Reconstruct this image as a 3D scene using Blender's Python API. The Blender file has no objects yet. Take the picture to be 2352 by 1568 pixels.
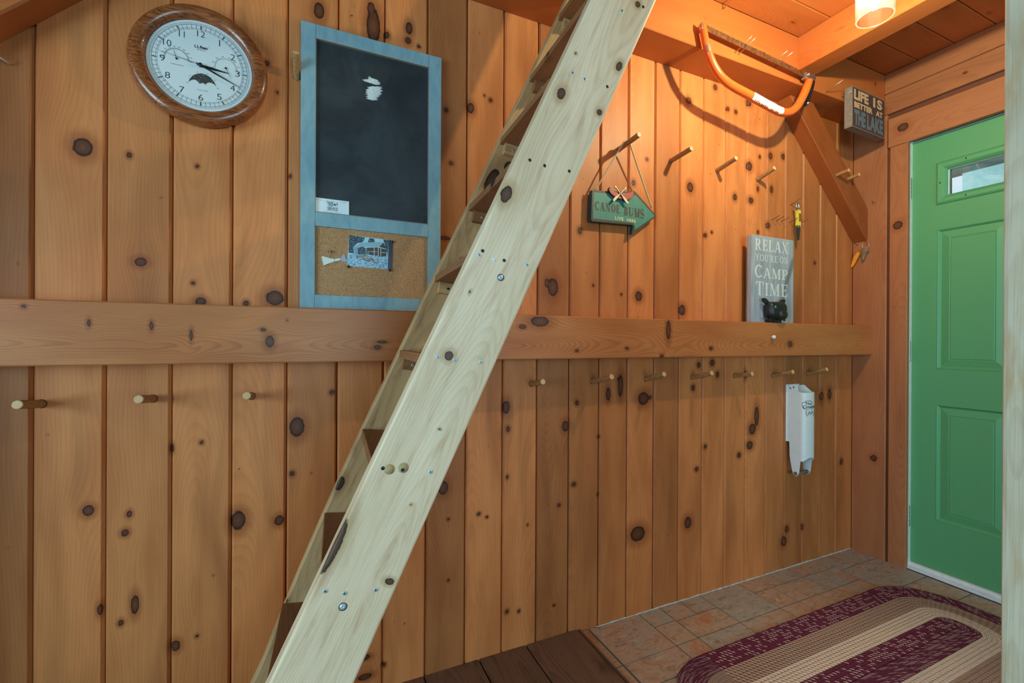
import bpy, math, random
import numpy as np
from mathutils import Vector, Matrix

random.seed(7)
RNG = np.random.RandomState(11)
scene = bpy.context.scene
COL = scene.collection
PI = math.pi

# ------------------------------------------------------------------ names
ORIGIN = {}          # world position of every object's local origin (nothing is rotated)


def link(o, parent=None, origin=(0, 0, 0)):
    COL.objects.link(o)
    if parent is not None:
        p = ORIGIN[parent.name]
        o.parent = parent
        o.location = (origin[0] - p[0], origin[1] - p[1], origin[2] - p[2])
    else:
        o.location = origin
    ORIGIN[o.name] = tuple(origin)
    return o


def tag(o, label=None, cat=None, group=None):
    if label:
        o['label'] = label
    if cat:
        o['category'] = cat
    if group:
        o['group'] = group
    return o


def struct(o):
    o['kind'] = 'structure'
    return o


def thing(name, label, cat, loc=(0, 0, 0), group=None):
    o = bpy.data.objects.new(name, None)
    o.empty_display_size = 0.05
    link(o, None, loc)
    return tag(o, label, cat, group)


# ------------------------------------------------------------------ node helper
class NT:
    def __init__(self, name):
        self.m = bpy.data.materials.new(name)
        self.m.use_nodes = True
        self.t = self.m.node_tree
        self.n = self.t.nodes
        self.n.clear()
        self.out = self.n.new('ShaderNodeOutputMaterial')

    def put(self, sock, v):
        if isinstance(v, bpy.types.NodeSocket):
            self.t.links.new(v, sock)
        elif v is not None:
            if isinstance(v, (tuple, list)) and len(v) == 3 and sock.type == 'RGBA':
                v = (*v, 1.0)
            sock.default_value = v

    def math(self, op, a, b=None, c=None, clamp=False):
        x = self.n.new('ShaderNodeMath')
        x.operation = op
        x.use_clamp = clamp
        self.put(x.inputs[0], a)
        if b is not None:
            self.put(x.inputs[1], b)
        if c is not None:
            self.put(x.inputs[2], c)
        return x.outputs[0]

    def mix(self, f, a, b, blend='MIX'):
        x = self.n.new('ShaderNodeMix')
        x.data_type = 'RGBA'
        x.blend_type = blend
        x.clamp_factor = True
        self.put(x.inputs[0], f)
        self.put(x.inputs[6], a)
        self.put(x.inputs[7], b)
        return x.outputs[2]

    def step(self, v, lo, hi, a=0.0, b=1.0):
        x = self.n.new('ShaderNodeMapRange')
        x.interpolation_type = 'SMOOTHSTEP'
        self.put(x.inputs[0], v)
        for i, q in enumerate((lo, hi, a, b)):
            self.put(x.inputs[i + 1], q)
        return x.outputs[0]

    def comb(self, x, y, z):
        c = self.n.new('ShaderNodeCombineXYZ')
        for i, q in enumerate((x, y, z)):
            self.put(c.inputs[i], q)
        return c.outputs[0]

    def sep(self, v):
        c = self.n.new('ShaderNodeSeparateXYZ')
        self.put(c.inputs[0], v)
        return c.outputs

    def attr(self, name):
        a = self.n.new('ShaderNodeAttribute')
        a.attribute_name = name
        return a

    def noise(self, vec, scale=1.0, detail=2.0, rough=0.5, dist=0.0):
        x = self.n.new('ShaderNodeTexNoise')
        self.put(x.inputs['Vector'], vec)
        self.put(x.inputs['Scale'], scale)
        self.put(x.inputs['Detail'], detail)
        self.put(x.inputs['Roughness'], rough)
        self.put(x.inputs['Distortion'], dist)
        return x.outputs[0]

    def obj(self):
        return self.n.new('ShaderNodeTexCoord').outputs['Object']

    def geo(self):
        return self.n.new('ShaderNodeNewGeometry').outputs['Position']

    def bsdf(self, color, rough=0.5, metal=0.0, spec=0.5, bump=None, bstr=0.3, bdist=0.001, coat=0.0, **kw):
        b = self.n.new('ShaderNodeBsdfPrincipled')
        self.put(b.inputs['Base Color'], color)
        self.put(b.inputs['Roughness'], rough)
        self.put(b.inputs['Metallic'], metal)
        self.put(b.inputs['Specular IOR Level'], spec)
        self.put(b.inputs['Coat Weight'], coat)
        for k, v in kw.items():
            self.put(b.inputs[k.replace('_', ' ')], v)
        if bump is not None:
            x = self.n.new('ShaderNodeBump')
            x.inputs['Strength'].default_value = bstr
            x.inputs['Distance'].default_value = bdist
            self.put(x.inputs['Height'], bump)
            self.t.links.new(x.outputs[0], b.inputs['Normal'])
        self.t.links.new(b.outputs[0], self.out.inputs[0])
        return self.m


def s2l(c):
    return tuple((x / 12.92 if x <= 0.04045 else ((x + 0.055) / 1.055) ** 2.4) for x in (q / 255.0 for q in c))


def plain(name, rgb, rough=0.5, metal=0.0, spec=0.5, var=0.0, scale=40.0, bump=0.0, coat=0.0):
    t = NT(name)
    col = s2l(rgb)
    p = t.obj()
    nz = t.noise(p, scale, 3.0, 0.6)
    f = t.step(nz, 0.35, 0.65)
    c = t.mix(f, tuple(q * (1 - var) for q in col), tuple(min(1, q * (1 + var)) for q in col))
    return t.bsdf(c, rough, metal, spec, bump=nz if bump else None, bstr=bump, bdist=0.0006, coat=coat)


def wood_mat(name, light, dark, knot=(70, 40, 24), halo=None, ring=150.0, ring_amt=0.5, fib=0.25, rough=0.42,
             spec=0.4, tonevar=0.35, stain=0.0, stain_col=(90, 60, 35), stain_s=(7.0, 38.0), stain_d=4.0, stain_r=(0.48, 0.70), weather=0.0, bstr=0.25, hue=(190, 95, 40), huev=0.35):
    """pine: growth rings, fibres and knots read from the board's own grain coordinates"""
    t = NT(name)
    g = t.attr('grain').outputs['Vector']
    u, v, k = t.sep(g)
    tone = t.attr('tone')
    tr, th, tc = t.sep(tone.outputs['Vector'])
    ta = tone.outputs['Alpha']
    # slow wandering of the pith below the surface
    depth = ta
    vv = t.math('SUBTRACT', v, tc)
    r = t.math('SQRT', t.math('ADD', t.math('MULTIPLY', vv, vv), t.math('MULTIPLY', depth, depth)))
    ph = t.math('MULTIPLY', r, ring)
    fr = t.math('FRACT', ph)
    late = t.math('MULTIPLY', t.step(fr, 0.35, 0.86), t.step(fr, 1.0, 0.88))
    fibv = t.comb(t.math('MULTIPLY', u, 6.0), t.math('MULTIPLY', v, 420.0), 0.0)
    fibre = t.noise(fibv, 1.0, 3.0, 0.65)
    blot = t.noise(t.comb(t.math('MULTIPLY', u, 2.3), t.math('MULTIPLY', v, 11.0), 3.0), 1.0, 3.0, 0.55)
    L, D = s2l(light), s2l(dark)
    lf = t.math('MULTIPLY', late, t.math('MULTIPLY', ring_amt, t.step(blot, 0.25, 0.75, 0.45, 1.0)))
    c = t.mix(lf, L, D)
    c = t.mix(t.math('MULTIPLY', t.step(fibre, 0.45, 0.8), fib), c, D)
    # board to board and patch to patch
    c = t.mix(t.math('MULTIPLY', t.step(blot, 0.35, 0.75), huev), c, t.mix(0.5, c, s2l(hue)))
    gain = t.math("ADD", 1.0 - tonevar * 0.5, t.math('MULTIPLY', tr, tonevar))
    gain = t.math('MULTIPLY', gain, t.step(blot, 0.2, 0.8, 1.08, 0.9))
    c = t.mix(1.0, c, t.comb(gain, gain, gain), 'MULTIPLY')
    if stain:
        sn = t.noise(t.comb(t.math('MULTIPLY', u, stain_s[0]), t.math('MULTIPLY', v, stain_s[1]), 9.0), 1.0, stain_d, 0.6, 0.2)
        c = t.mix(t.math('MULTIPLY', t.step(sn, stain_r[0], stain_r[1]), stain), c, s2l(stain_col))
    if weather:
        sn = t.noise(t.comb(t.math('MULTIPLY', u, 4.0), t.math('MULTIPLY', v, 16.0), 5.0), 1.0, 5.0, 0.7, 0.6)
        c = t.mix(t.math('MULTIPLY', t.step(sn, 0.5, 0.7), weather), c, s2l((40, 27, 18)))
    # knots: dark bark ring round a brown heart, resin halo outside
    kn = t.math('ADD', k, t.math('MULTIPLY', t.math('SUBTRACT', t.noise(t.comb(t.math('MULTIPLY', u, 110.0), t.math('MULTIPLY', v, 110.0), 2.0), 1.0, 2.0, 0.6), 0.5), 0.30))
    hc = s2l(halo) if halo else D
    c = t.mix(t.math('MULTIPLY', t.step(kn, 2.2, 0.85), 0.6), c, hc)
    K = s2l(knot)
    kc = t.mix(t.step(kn, 0.1, 0.45), tuple(min(1, q * 1.2) for q in K), tuple(q * 0.8 for q in K))
    kc = t.mix(t.step(kn, 0.58, 0.72), kc, tuple(q * 0.22 for q in K))
    kmask = t.step(kn, 0.93, 0.79)
    c = t.mix(t.math('MULTIPLY', kmask, 0.95), c, kc)
    bump = fibre
    rg = t.math('ADD', rough - 0.06, t.math('MULTIPLY', fibre, 0.14))
    return t.bsdf(c, rg, 0.0, spec, bump=bump, bstr=bstr, bdist=0.0006)


# ------------------------------------------------------------------ plain mesh builder (world coordinates)
class MB:
    def __init__(self):
        self.v, self.f, self.mi, self.sm = [], [], [], []

    def add(self, vs, fs, mi=0, smooth=False):
        b = len(self.v)
        self.v += [tuple(p) for p in vs]
        for f in fs:
            self.f.append(tuple(b + i for i in f))
            self.mi.append(mi)
            self.sm.append(smooth)
        return self

    def box(self, lo, hi, mi=0, bev=0.0):
        (x0, y0, z0), (x1, y1, z1) = lo, hi
        x0, x1 = min(x0, x1), max(x0, x1)
        y0, y1 = min(y0, y1), max(y0, y1)
        z0, z1 = min(z0, z1), max(z0, z1)
        if bev <= 0:
            vs = [(x, y, z) for z in (z0, z1) for y in (y0, y1) for x in (x0, x1)]
            fs = [(0, 2, 3, 1), (4, 5, 7, 6), (0, 1, 5, 4), (2, 6, 7, 3), (0, 4, 6, 2), (1, 3, 7, 5)]
            return self.add(vs, fs, mi)
        import bmesh
        bm = bmesh.new()
        bmesh.ops.create_cube(bm, size=1.0)
        for q in bm.verts:
            q.co = ((x0 + x1) / 2 + q.co.x * (x1 - x0), (y0 + y1) / 2 + q.co.y * (y1 - y0), (z0 + z1) / 2 + q.co.z * (z1 - z0))
        bmesh.ops.bevel(bm, geom=list(bm.edges), offset=bev, segments=2, affect='EDGES', profile=0.6)
        bm.verts.index_update()
        self.add([q.co[:] for q in bm.verts], [[q.index for q in f.verts] for f in bm.faces], mi)
        bm.free()
        return self

    def poly(self, pts, depth_vec, mi=0, smi=None, caps=True):
        """polygon extruded from pts towards pts + depth_vec; pts are the visible face"""
        n = len(pts)
        P = [Vector(p) for p in pts]
        d = Vector(depth_vec)
        nrm = Vector((0, 0, 0))
        for i in range(n):
            nrm += (P[i] - P[0]).cross(P[(i + 1) % n] - P[0])
        if nrm.dot(d) > 0:
            P.reverse()
        Q = [p + d for p in P]
        self.add([p[:] for p in P] + [q[:] for q in Q], [tuple(range(n))], mi)
        b = len(self.v) - 2 * n
        s = mi if smi is None else smi
        for i in range(n):
            j = (i + 1) % n
            self.f.append((b + j, b + i, b + n + i, b + n + j))
            self.mi.append(s)
            self.sm.append(False)
        if caps:
            self.f.append(tuple(b + n + i for i in reversed(range(n))))
            self.mi.append(s)
            self.sm.append(False)
        return self

    def flat(self, pts, mi=0, facing=(0, -1, 0)):
        P = [Vector(p) for p in pts]
        nrm = Vector((0, 0, 0))
        for i in range(len(P)):
            nrm += (P[i] - P[0]).cross(P[(i + 1) % len(P)] - P[0])
        if nrm.dot(Vector(facing)) < 0:
            P.reverse()
        return self.add([p[:] for p in P], [tuple(range(len(P)))], mi)

    def tube(self, path, r, seg=10, mi=0, caps=True, radii=None, cap_mi=None):
        P = [Vector(p) for p in path]
        n = len(P)
        rings = []
        prev = None
        for i in range(n):
            tan = (P[min(i + 1, n - 1)] - P[max(i - 1, 0)]).normalized()
            if prev is None:
                a = Vector((0, 0, 1)) if abs(tan.z) < 0.9 else Vector((1, 0, 0))
                x = tan.cross(a).normalized()
            else:
                x = (prev - tan * prev.dot(tan)).normalized()
            prev = x
            y = tan.cross(x)
            rr = radii[i] if radii else r
            rings.append([P[i] + (x * math.cos(2 * PI * j / seg) + y * math.sin(2 * PI * j / seg)) * rr for j in range(seg)])
        vs = [q[:] for ring in rings for q in ring]
        fs = []
        for i in range(n - 1):
            for j in range(seg):
                k = (j + 1) % seg
                fs.append((i * seg + j, i * seg + k, (i + 1) * seg + k, (i + 1) * seg + j))
        self.add(vs, fs, mi, True)
        if caps:
            b = len(self.v) - n * seg
            for f in (tuple(b + j for j in reversed(range(seg))), tuple(b + (n - 1) * seg + j for j in range(seg))):
                self.f.append(f)
                self.mi.append(mi if cap_mi is None else cap_mi)
                self.sm.append(False)
        return self

    def lathe(self, prof, center, axis=(0, 0, 1), seg=32, mi=0, smooth=True, sx=1.0):
        """prof: (radius, height) along axis from center"""
        A = Vector(axis).normalized()
        a = Vector((0, 0, 1)) if abs(A.z) < 0.9 else Vector((1, 0, 0))
        X = a.cross(A).normalized()
        Y = A.cross(X)
        c = Vector(center)
        vs = []
        for r, h in prof:
            for j in range(seg):
                an = 2 * PI * j / seg
                vs.append((c + A * h + (X * math.cos(an) * sx + Y * math.sin(an)) * r)[:])
        fs = []
        for i in range(len(prof) - 1):
            for j in range(seg):
                k = (j + 1) % seg
                fs.append((i * seg + j, i * seg + k, (i + 1) * seg + k, (i + 1) * seg + j))
        return self.add(vs, fs, mi, smooth)

    def build(self, name, mats, parent=None, origin=None):
        if origin is None:
            origin = ORIGIN[parent.name] if parent is not None else tuple(np.mean(np.array(self.v), axis=0))
        me = bpy.data.meshes.new(name)
        o3 = origin
        me.from_pydata([(p[0] - o3[0], p[1] - o3[1], p[2] - o3[2]) for p in self.v], [], self.f)
        if not isinstance(mats, (list, tuple)):
            mats = [mats]
        for m in mats:
            me.materials.append(m)
        me.polygons.foreach_set('material_index', self.mi)
        me.polygons.foreach_set('use_smooth', self.sm)
        me.update()
        o = bpy.data.objects.new(name, me)
        return link(o, parent, origin)


# ------------------------------------------------------------------ timber builder with grain attributes
def box_profile(W, T, ch=0.002, sub=1, rnd=1):
    """closed loop of (w, t, v): front face at t = 0, thickness goes to t = -T"""
    L = [(0, -T, -T), (W, -T, W + T)]
    for i in range(rnd + 1):
        a = PI / 2 * i / rnd
        L.append((W - ch + ch * math.cos(a), -ch + ch * math.sin(a), W + ch * (1 - i / rnd)))
    for i in range(1, sub):
        w = W - ch - (W - 2 * ch) * i / sub
        L.append((w, 0.0, w))
    for i in range(rnd + 1):
        a = PI / 2 * i / rnd
        L.append((ch - ch * math.sin(a), -ch + ch * math.cos(a), ch * (1 - i / rnd) if i < rnd else -ch))
    return L


class WM:
    def __init__(self):
        self.V, self.F, self.G, self.T, self.n = [], [], [], [], 0

    def prism(self, prof, u0, u1, nu, O, U, V, N, knots=(), tone=None, uoff=None, caps=True, bow=None, jitter=0.0, shear=None):
        O, U, V, N = (np.array(q, float) for q in (O, U, V, N))
        m = len(prof)
        pr = np.array(prof, float)
        us = np.linspace(u0, u1, nu + 1)
        if tone is None:
            tone = (RNG.rand(), RNG.rand(), RNG.uniform(-0.02, 0.15), RNG.uniform(0.0, 0.04))
        if uoff is None:
            uoff = RNG.uniform(0, 60)
        uu = np.repeat(us, m)
        w = np.tile(pr[:, 0], nu + 1)
        tt = np.tile(pr[:, 1], nu + 1)
        vv = np.tile(pr[:, 2], nu + 1)
        w2 = w + (bow(uu) if bow else 0.0)
        up = uu + (shear(uu, w) if shear else 0.0)
        P = O + up[:, None] * U + w2[:, None] * V + tt[:, None] * N
        kd = np.full(len(uu), 9.0)
        vw = vv.copy()
        for (ku, kv, ru, rv) in knots:
            du, dv = (uu - ku) / max(ru, 1e-4), (vv - kv) / max(rv, 1e-4)
            kd = np.minimum(kd, np.sqrt(du * du + dv * dv))
            vw -= (vv - kv) * 0.75 * np.exp(-(du / 3.2) ** 2 / 2 - (dv / 2.0) ** 2 / 2)
        # the pith wanders slowly below the face, so rings run out in long arches
        q1, q2, q3, q4 = RNG.uniform(0, 6.28, 4)
        dep = tone[3] + 0.030 + 0.034 * np.sin(uu * 1.9 + q1) + 0.022 * np.sin(uu * 4.3 + q2) + 0.006 * np.sin(uu * 13.0 + q3)
        vw = vw + 0.0035 * np.sin(uu * 3.1 + q4 + vv * 9) + 0.0012 * np.sin(uu * 11.0 + q2 + vv * 30)
        self.V.append(P)
        self.G.append(np.stack([uu + uoff, vw, kd], 1))
        T4 = np.tile(np.array(tone, float), (len(uu), 1))
        T4[:, 3] = dep
        self.T.append(T4)
        s = np.dot(U, np.cross(V, N)) > 0
        i = np.arange(nu)[:, None] * m
        j = np.arange(m)[None, :]
        j2 = (j + 1) % m
        A, B, C2, D = i + j, i + j2, i + m + j2, i + m + j
        q = np.stack([A, B, C2, D] if s else [D, C2, B, A], -1).reshape(-1, 4) + self.n
        self.F += q.tolist()
        if caps:
            a = [self.n + x for x in range(m)]
            b = [self.n + nu * m + x for x in range(m)]
            if s:
                a.reverse()
            else:
                b.reverse()
            self.F += [a, b]
        self.n += len(uu)
        return self

    def build(self, name, mat, parent=None, origin=None, smooth=False):
        P = np.concatenate(self.V)
        if origin is None:
            origin = ORIGIN[parent.name] if parent is not None else tuple(P.mean(0))
        me = bpy.data.meshes.new(name)
        me.from_pydata((P - np.array(origin)).tolist(), [], self.F)
        me.materials.append(mat)
        a = me.attributes.new('grain', 'FLOAT_VECTOR', 'POINT')
        a.data.foreach_set('vector', np.concatenate(self.G).astype(np.float32).ravel())
        c = me.attributes.new('tone', 'FLOAT_COLOR', 'POINT')
        c.data.foreach_set('color', np.concatenate(self.T).astype(np.float32).ravel())
        me.update()
        o = bpy.data.objects.new(name, me)
        return link(o, parent, origin)


def timber(name, mat, O, U, V, N, L, W, T, knots=(), parent=None, origin=None, ch=0.003, du=0.02, sub=None, tone=None, u0=0.0, rnd=1, bow=None, shear=None):
    if sub is None:
        sub = max(1, int(W / 0.012))
    return WM().prism(box_profile(W, T, ch, sub, rnd), u0, u0 + L, max(2, int(L / du)), O, U, V, N, knots, tone, bow=bow, shear=shear).build(name, mat, parent, origin)


# ------------------------------------------------------------------ lettering
def font_polys(txt, bold=0.0, spacing=1.0):
    cu = bpy.data.curves.new('lettering', 'FONT')
    cu.body = txt
    cu.size = 1.0
    cu.offset = bold
    cu.space_character = spacing
    cu.resolution_u = 3
    o = bpy.data.objects.new('lettering', cu)
    COL.objects.link(o)
    dg = bpy.context.evaluated_depsgraph_get()
    dg.update()
    me = bpy.data.meshes.new_from_object(o.evaluated_get(dg))
    vs = np.array([q.co[:] for q in me.vertices])
    fs = [tuple(p.vertices) for p in me.polygons]
    bpy.data.objects.remove(o)
    bpy.data.curves.remove(cu)
    bpy.data.meshes.remove(me)
    return vs[:, :2], fs


def put_text(mb, txt, x0, x1, z0, z1, frame, bold=0.0, spacing=1.0, mi=0, warp=None, fixed=False):
    """fills the rectangle x0..x1, z0..z1 of a plane given by frame(x, z) -> world point"""
    vs, fs = font_polys(txt, bold, spacing)
    lo, hi = vs.min(0), vs.max(0)
    s = (vs - lo) / (hi - lo)
    pts = []
    for a, b in s:
        x, z = x0 + a * (x1 - x0), z0 + b * (z1 - z0)
        if warp:
            x, z = warp(x, z)
        pts.append(frame(x, z))
    # face the letters the way the frame faces
    p0, px, pz = (Vector(frame(*q)) for q in ((x0, z0), (x1, z0), (x0, z1)))
    mb.add(pts, fs, mi)
    return mb


def serif_text(mb, txt, x0, x1, z0, z1, frame, T=0.2, t=0.07, mi=0, widths=None, small=None, heavy=False):
    """roman capitals drawn from strokes and slab serifs, stretched to fill the rectangle"""
    polys = []
    x = 0.0
    sh = t * 0.8

    def quad(a, b, c, d):
        polys.append([a, b, c, d])

    def ln(X, xa, ya, xb, yb, w, sc):
        quad((X + xa - w / 2, ya * sc), (X + xa + w / 2, ya * sc), (X + xb + w / 2, yb * sc), (X + xb - w / 2, yb * sc))

    def sf(X, xc, y, w, sc):
        yy = y * sc
        if y < 0.5:
            quad((X + xc - w / 2, 0), (X + xc + w / 2, 0), (X + xc + w / 2, sh), (X + xc - w / 2, sh))
        else:
            quad((X + xc - w / 2, yy - sh), (X + xc + w / 2, yy - sh), (X + xc + w / 2, yy), (X + xc - w / 2, yy))

    def hb(X, xa, xb, y, h, sc):
        quad((X + xa, y * sc - h / 2), (X + xb, y * sc - h / 2), (X + xb, y * sc + h / 2), (X + xa, y * sc + h / 2))

    def arc(X, cx, cy, rx, ry, a0, a1, sc, TT=None):
        TT = T if TT is None else TT
        n = 16
        for i in range(n):
            q = [math.radians(a0 + (a1 - a0) * k / n) for k in (i, i + 1)]
            o = [(X + cx + rx * math.cos(a), (cy + ry * math.sin(a)) * sc) for a in q]
            r = [(X + cx + max(rx - TT, 0.01) * math.cos(a), (cy + max(ry - t * 1.1, 0.01) * math.sin(a)) * sc) for a in q]
            quad(o[0], o[1], r[1], r[0])

    S = T + 0.2
    big = True
    for ch in txt:
        sc = 1.0
        if small is not None:
            sc = 1.0 if big else small
        if ch == ' ':
            x += 0.38
            big = True
            continue
        big = False
        X = x
        if ch == 'I':
            ln(X, .2, 0, .2, 1, T, sc); sf(X, .2, 0, S, sc); sf(X, .2, 1, S, sc); w = .4
        elif ch == "'":
            quad((X + .04, .75 * sc), (X + .1, .75 * sc), (X + .16, 1.0 * sc), (X + .02, 1.0 * sc)); w = .16
        elif ch == 'L':
            ln(X, .2, 0, .2, 1, T, sc); sf(X, .2, 1, S, sc); hb(X, .0, .72, sh / 2 / sc, sh, sc); ln(X, .69, 0, .69, .28, t, sc); w = .74
        elif ch == 'E':
            ln(X, .2, 0, .2, 1, T, sc); hb(X, 0, .7, sh / 2 / sc, sh, sc); hb(X, 0, .68, 1 - sh / 2 / sc, sh, sc); hb(X, .2, .52, .52, sh, sc)
            ln(X, .68, 0, .68, .26, t, sc); ln(X, .66, .76, .66, 1, t, sc); ln(X, .51, .4, .51, .64, t, sc); w = .74
        elif ch == 'T':
            ln(X, .4, 0, .4, 1, T, sc); sf(X, .4, 0, S, sc); hb(X, 0, .8, 1 - sh / 2 / sc, sh, sc); ln(X, .03, .74, .03, 1, t, sc); ln(X, .77, .74, .77, 1, t, sc); w = .82
        elif ch == 'A':
            ln(X, .12, 0, .44, 1, t, sc); ln(X, .78, 0, .47, 1, T, sc); hb(X, .22, .66, .32, sh, sc); sf(X, .12, 0, .26, sc); sf(X, .78, 0, .34, sc); w = .94
        elif ch == 'R':
            ln(X, .2, 0, .2, 1, T, sc); sf(X, .2, 0, S, sc); hb(X, 0, .4, 1 - sh / 2 / sc, sh, sc); hb(X, .2, .45, .49, sh, sc)
            arc(X, .38, .745, .36, .255, -90, 90, sc); ln(X, .74, 0, .44, .5, T, sc); sf(X, .78, 0, .26, sc); w = .92
        elif ch == 'P':
            ln(X, .2, 0, .2, 1, T, sc); sf(X, .2, 0, S, sc); hb(X, 0, .4, 1 - sh / 2 / sc, sh, sc); hb(X, .2, .42, .45, sh, sc); arc(X, .38, .725, .36, .275, -90, 90, sc); w = .78
        elif ch == 'B':
            ln(X, .2, 0, .2, 1, T, sc); hb(X, 0, .4, 1 - sh / 2 / sc, sh, sc); hb(X, 0, .4, sh / 2 / sc, sh, sc); hb(X, .2, .42, .53, sh, sc)
            arc(X, .38, .765, .34, .235, -90, 90, sc); arc(X, .38, .27, .4, .27, -90, 90, sc); w = .82
        elif ch == 'C':
            arc(X, .45, .5, .45, .5, 48, 312, sc); ln(X, .78, .7, .78, .95, t, sc); ln(X, .78, .05, .78, .26, t, sc); w = .86
        elif ch == 'O':
            arc(X, .46, .5, .46, .5, 0, 360, sc); w = .92
        elif ch == 'U':
            ln(X, .2, .3, .2, 1, T, sc); ln(X, .76, .3, .76, 1, t, sc); sf(X, .2, 1, S, sc); sf(X, .76, 1, .28, sc)
            arc(X, .445, .31, .345, .31, 180, 360, sc, TT=T * .6); w = .92
        elif ch == 'N':
            ln(X, .14, 0, .14, 1, t, sc); ln(X, .8, 0, .8, 1, t, sc); ln(X, .2, 1, .74, 0, T, sc); sf(X, .14, 0, .28, sc); sf(X, .8, 1, .28, sc); sf(X, .12, 1, .26, sc); w = .96
        elif ch == 'M':
            ln(X, .14, 0, .16, 1, t, sc); ln(X, .92, 0, .92, 1, T, sc); ln(X, .2, 1, .52, .02, T, sc); ln(X, .52, .02, .9, 1, t, sc); sf(X, .14, 0, .28, sc); sf(X, .92, 0, .34, sc); sf(X, .14, 1, .2, sc); sf(X, .96, 1, .24, sc); w = 1.12
        elif ch == 'X':
            ln(X, .16, 1, .76, 0, T, sc); ln(X, .78, 1, .14, 0, t, sc)
            for q in ((.18, 0), (.76, 0), (.16, 1), (.78, 1)):
                sf(X, q[0], q[1], .32, sc)
            w = .96
        elif ch == 'Y':
            ln(X, .44, 0, .44, .48, T, sc); ln(X, .12, 1, .42, .44, T, sc); ln(X, .78, 1, .48, .44, t, sc); sf(X, .44, 0, S, sc); sf(X, .14, 1, .32, sc); sf(X, .78, 1, .26, sc); w = .9
        elif ch == 'S':
            n = 22
            pr = []
            for i in range(n + 1):
                q = i / n
                a = math.radians(40 + 230 * min(q * 2, 1)) if q <= .5 else math.radians(90 - 230 * (q * 2 - 1))
                pr.append(((.36 + .30 * math.cos(a), .75 + .25 * math.sin(a)) if q <= .5 else (.36 + .34 * math.cos(a), .26 + .26 * math.sin(a))))
            for i in range(n):
                (xa, ya), (xb, yb) = pr[i], pr[i + 1]
                m = abs((i + .5) / n - .5)
                th = T * 1.0 if m < .2 else t * 1.5
                dx, dy = xb - xa, yb - ya
                l = math.hypot(dx, dy) or 1
                ox, oy = -dy / l * th / 2, dx / l * th / 2
                quad((X + xa + ox, (ya + oy) * sc), (X + xb + ox, (yb + oy) * sc), (X + xb - ox, (yb - oy) * sc), (X + xa - ox, (ya - oy) * sc))
            ln(X, .62, .7, .62, .95, t, sc); ln(X, .06, .05, .06, .3, t, sc); w = .74
        else:
            w = .5
        x += w + 0.13
    tot = x - 0.13
    for ip, p in enumerate(polys):
        pts = [frame(x0 + a / tot * (x1 - x0), z0 + b * (z1 - z0)) for a, b in p]
        n = Vector((0, 0, 0))
        for i in range(1, len(pts) - 1):
            n += (Vector(pts[i]) - Vector(pts[0])).cross(Vector(pts[i + 1]) - Vector(pts[0]))
        f0, fx, fz = (Vector(frame(*q)) for q in ((x0, z0), (x1, z0), (x0, z1)))
        if n.dot((fx - f0).cross(fz - f0)) < 0:
            pts.reverse()
        nn = (fx - f0).cross(fz - f0).normalized() * (2e-5 + 1.5e-5 * (ip % 23))     # overlapping strokes lie over each other like paint
        mb.add([(Vector(q) + nn)[:] for q in pts], [tuple(range(len(pts)))], mi)
    return mb

# ------------------------------------------------------------------ materials
M_PINE = wood_mat('aged_pine_boards', (206, 127, 73), (142, 78, 40), (100, 57, 37), halo=(138, 66, 30), ring=150, ring_amt=0.22, fib=0.3, rough=0.46, tonevar=0.55, hue=(188, 96, 44), huev=0.8, spec=0.3, stain=0.5, stain_col=(122, 74, 40), stain_s=(1.6, 13.0), stain_d=2.0, stain_r=(0.42, 0.85))
M_LEDGE = wood_mat('oiled_pine_beam', (194, 120, 68), (140, 70, 34), (104, 60, 40), halo=(140, 70, 32), ring=230, ring_amt=0.5, fib=0.35, rough=0.42, tonevar=0.2, hue=(186, 88, 40), huev=0.6)
M_BEAM = wood_mat('orange_pine_timber', (182, 102, 50), (156, 76, 34), (110, 58, 34), halo=(166, 78, 30), ring=140, ring_amt=0.3, fib=0.22, rough=0.42, tonevar=0.2, hue=(196, 88, 34), huev=0.4)
M_CEIL = wood_mat('ceiling_pine_boards', (194, 110, 56), (152, 78, 36), (106, 58, 36), halo=(156, 78, 36), ring=150, ring_amt=0.3, fib=0.2, rough=0.45, tonevar=0.3, hue=(180, 84, 38), huev=0.4)
M_STAIR = wood_mat('bare_spruce', (246, 218, 184), (210, 158, 106), (96, 62, 50), halo=(186, 142, 94), ring=190, ring_amt=0.3, fib=0.35, rough=0.5, tonevar=0.08, stain=0.5, stain_col=(180, 122, 70), stain_s=(6.0, 44.0), stain_r=(0.46, 0.8), hue=(232, 192, 140), huev=0.6, spec=0.3)
M_STAIR2 = wood_mat('worn_spruce', (214, 170, 120), (160, 112, 68), (76, 54, 42), halo=(160, 112, 70), ring=110, ring_amt=0.35, fib=0.3, rough=0.5, tonevar=0.12, stain=0.6, stain_col=(136, 98, 66), hue=(200, 146, 92), huev=0.4, spec=0.3)
M_TREAD = wood_mat('brown_tread_board', (160, 108, 70), (112, 70, 44), (56, 34, 24), ring=130, ring_amt=0.4, fib=0.3, rough=0.5, tonevar=0.15, stain=0.3, stain_col=(104, 66, 42), hue=(140, 88, 54), huev=0.4, spec=0.3)
M_POST = wood_mat('rough_sawn_post', (226, 212, 184), (182, 140, 96), (100, 74, 52), ring=90, ring_amt=0.3, fib=0.5, rough=0.7, tonevar=0.05, stain=0.55, stain_col=(206, 156, 96), hue=(222, 192, 150), huev=0.4, spec=0.2, bstr=0.6)
M_BRACE = wood_mat('dark_oiled_pine', (160, 84, 40), (112, 54, 24), (84, 44, 28), halo=(110, 54, 24), ring=120, ring_amt=0.35, fib=0.25, rough=0.4, tonevar=0.2, hue=(136, 66, 28), huev=0.6)
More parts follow.
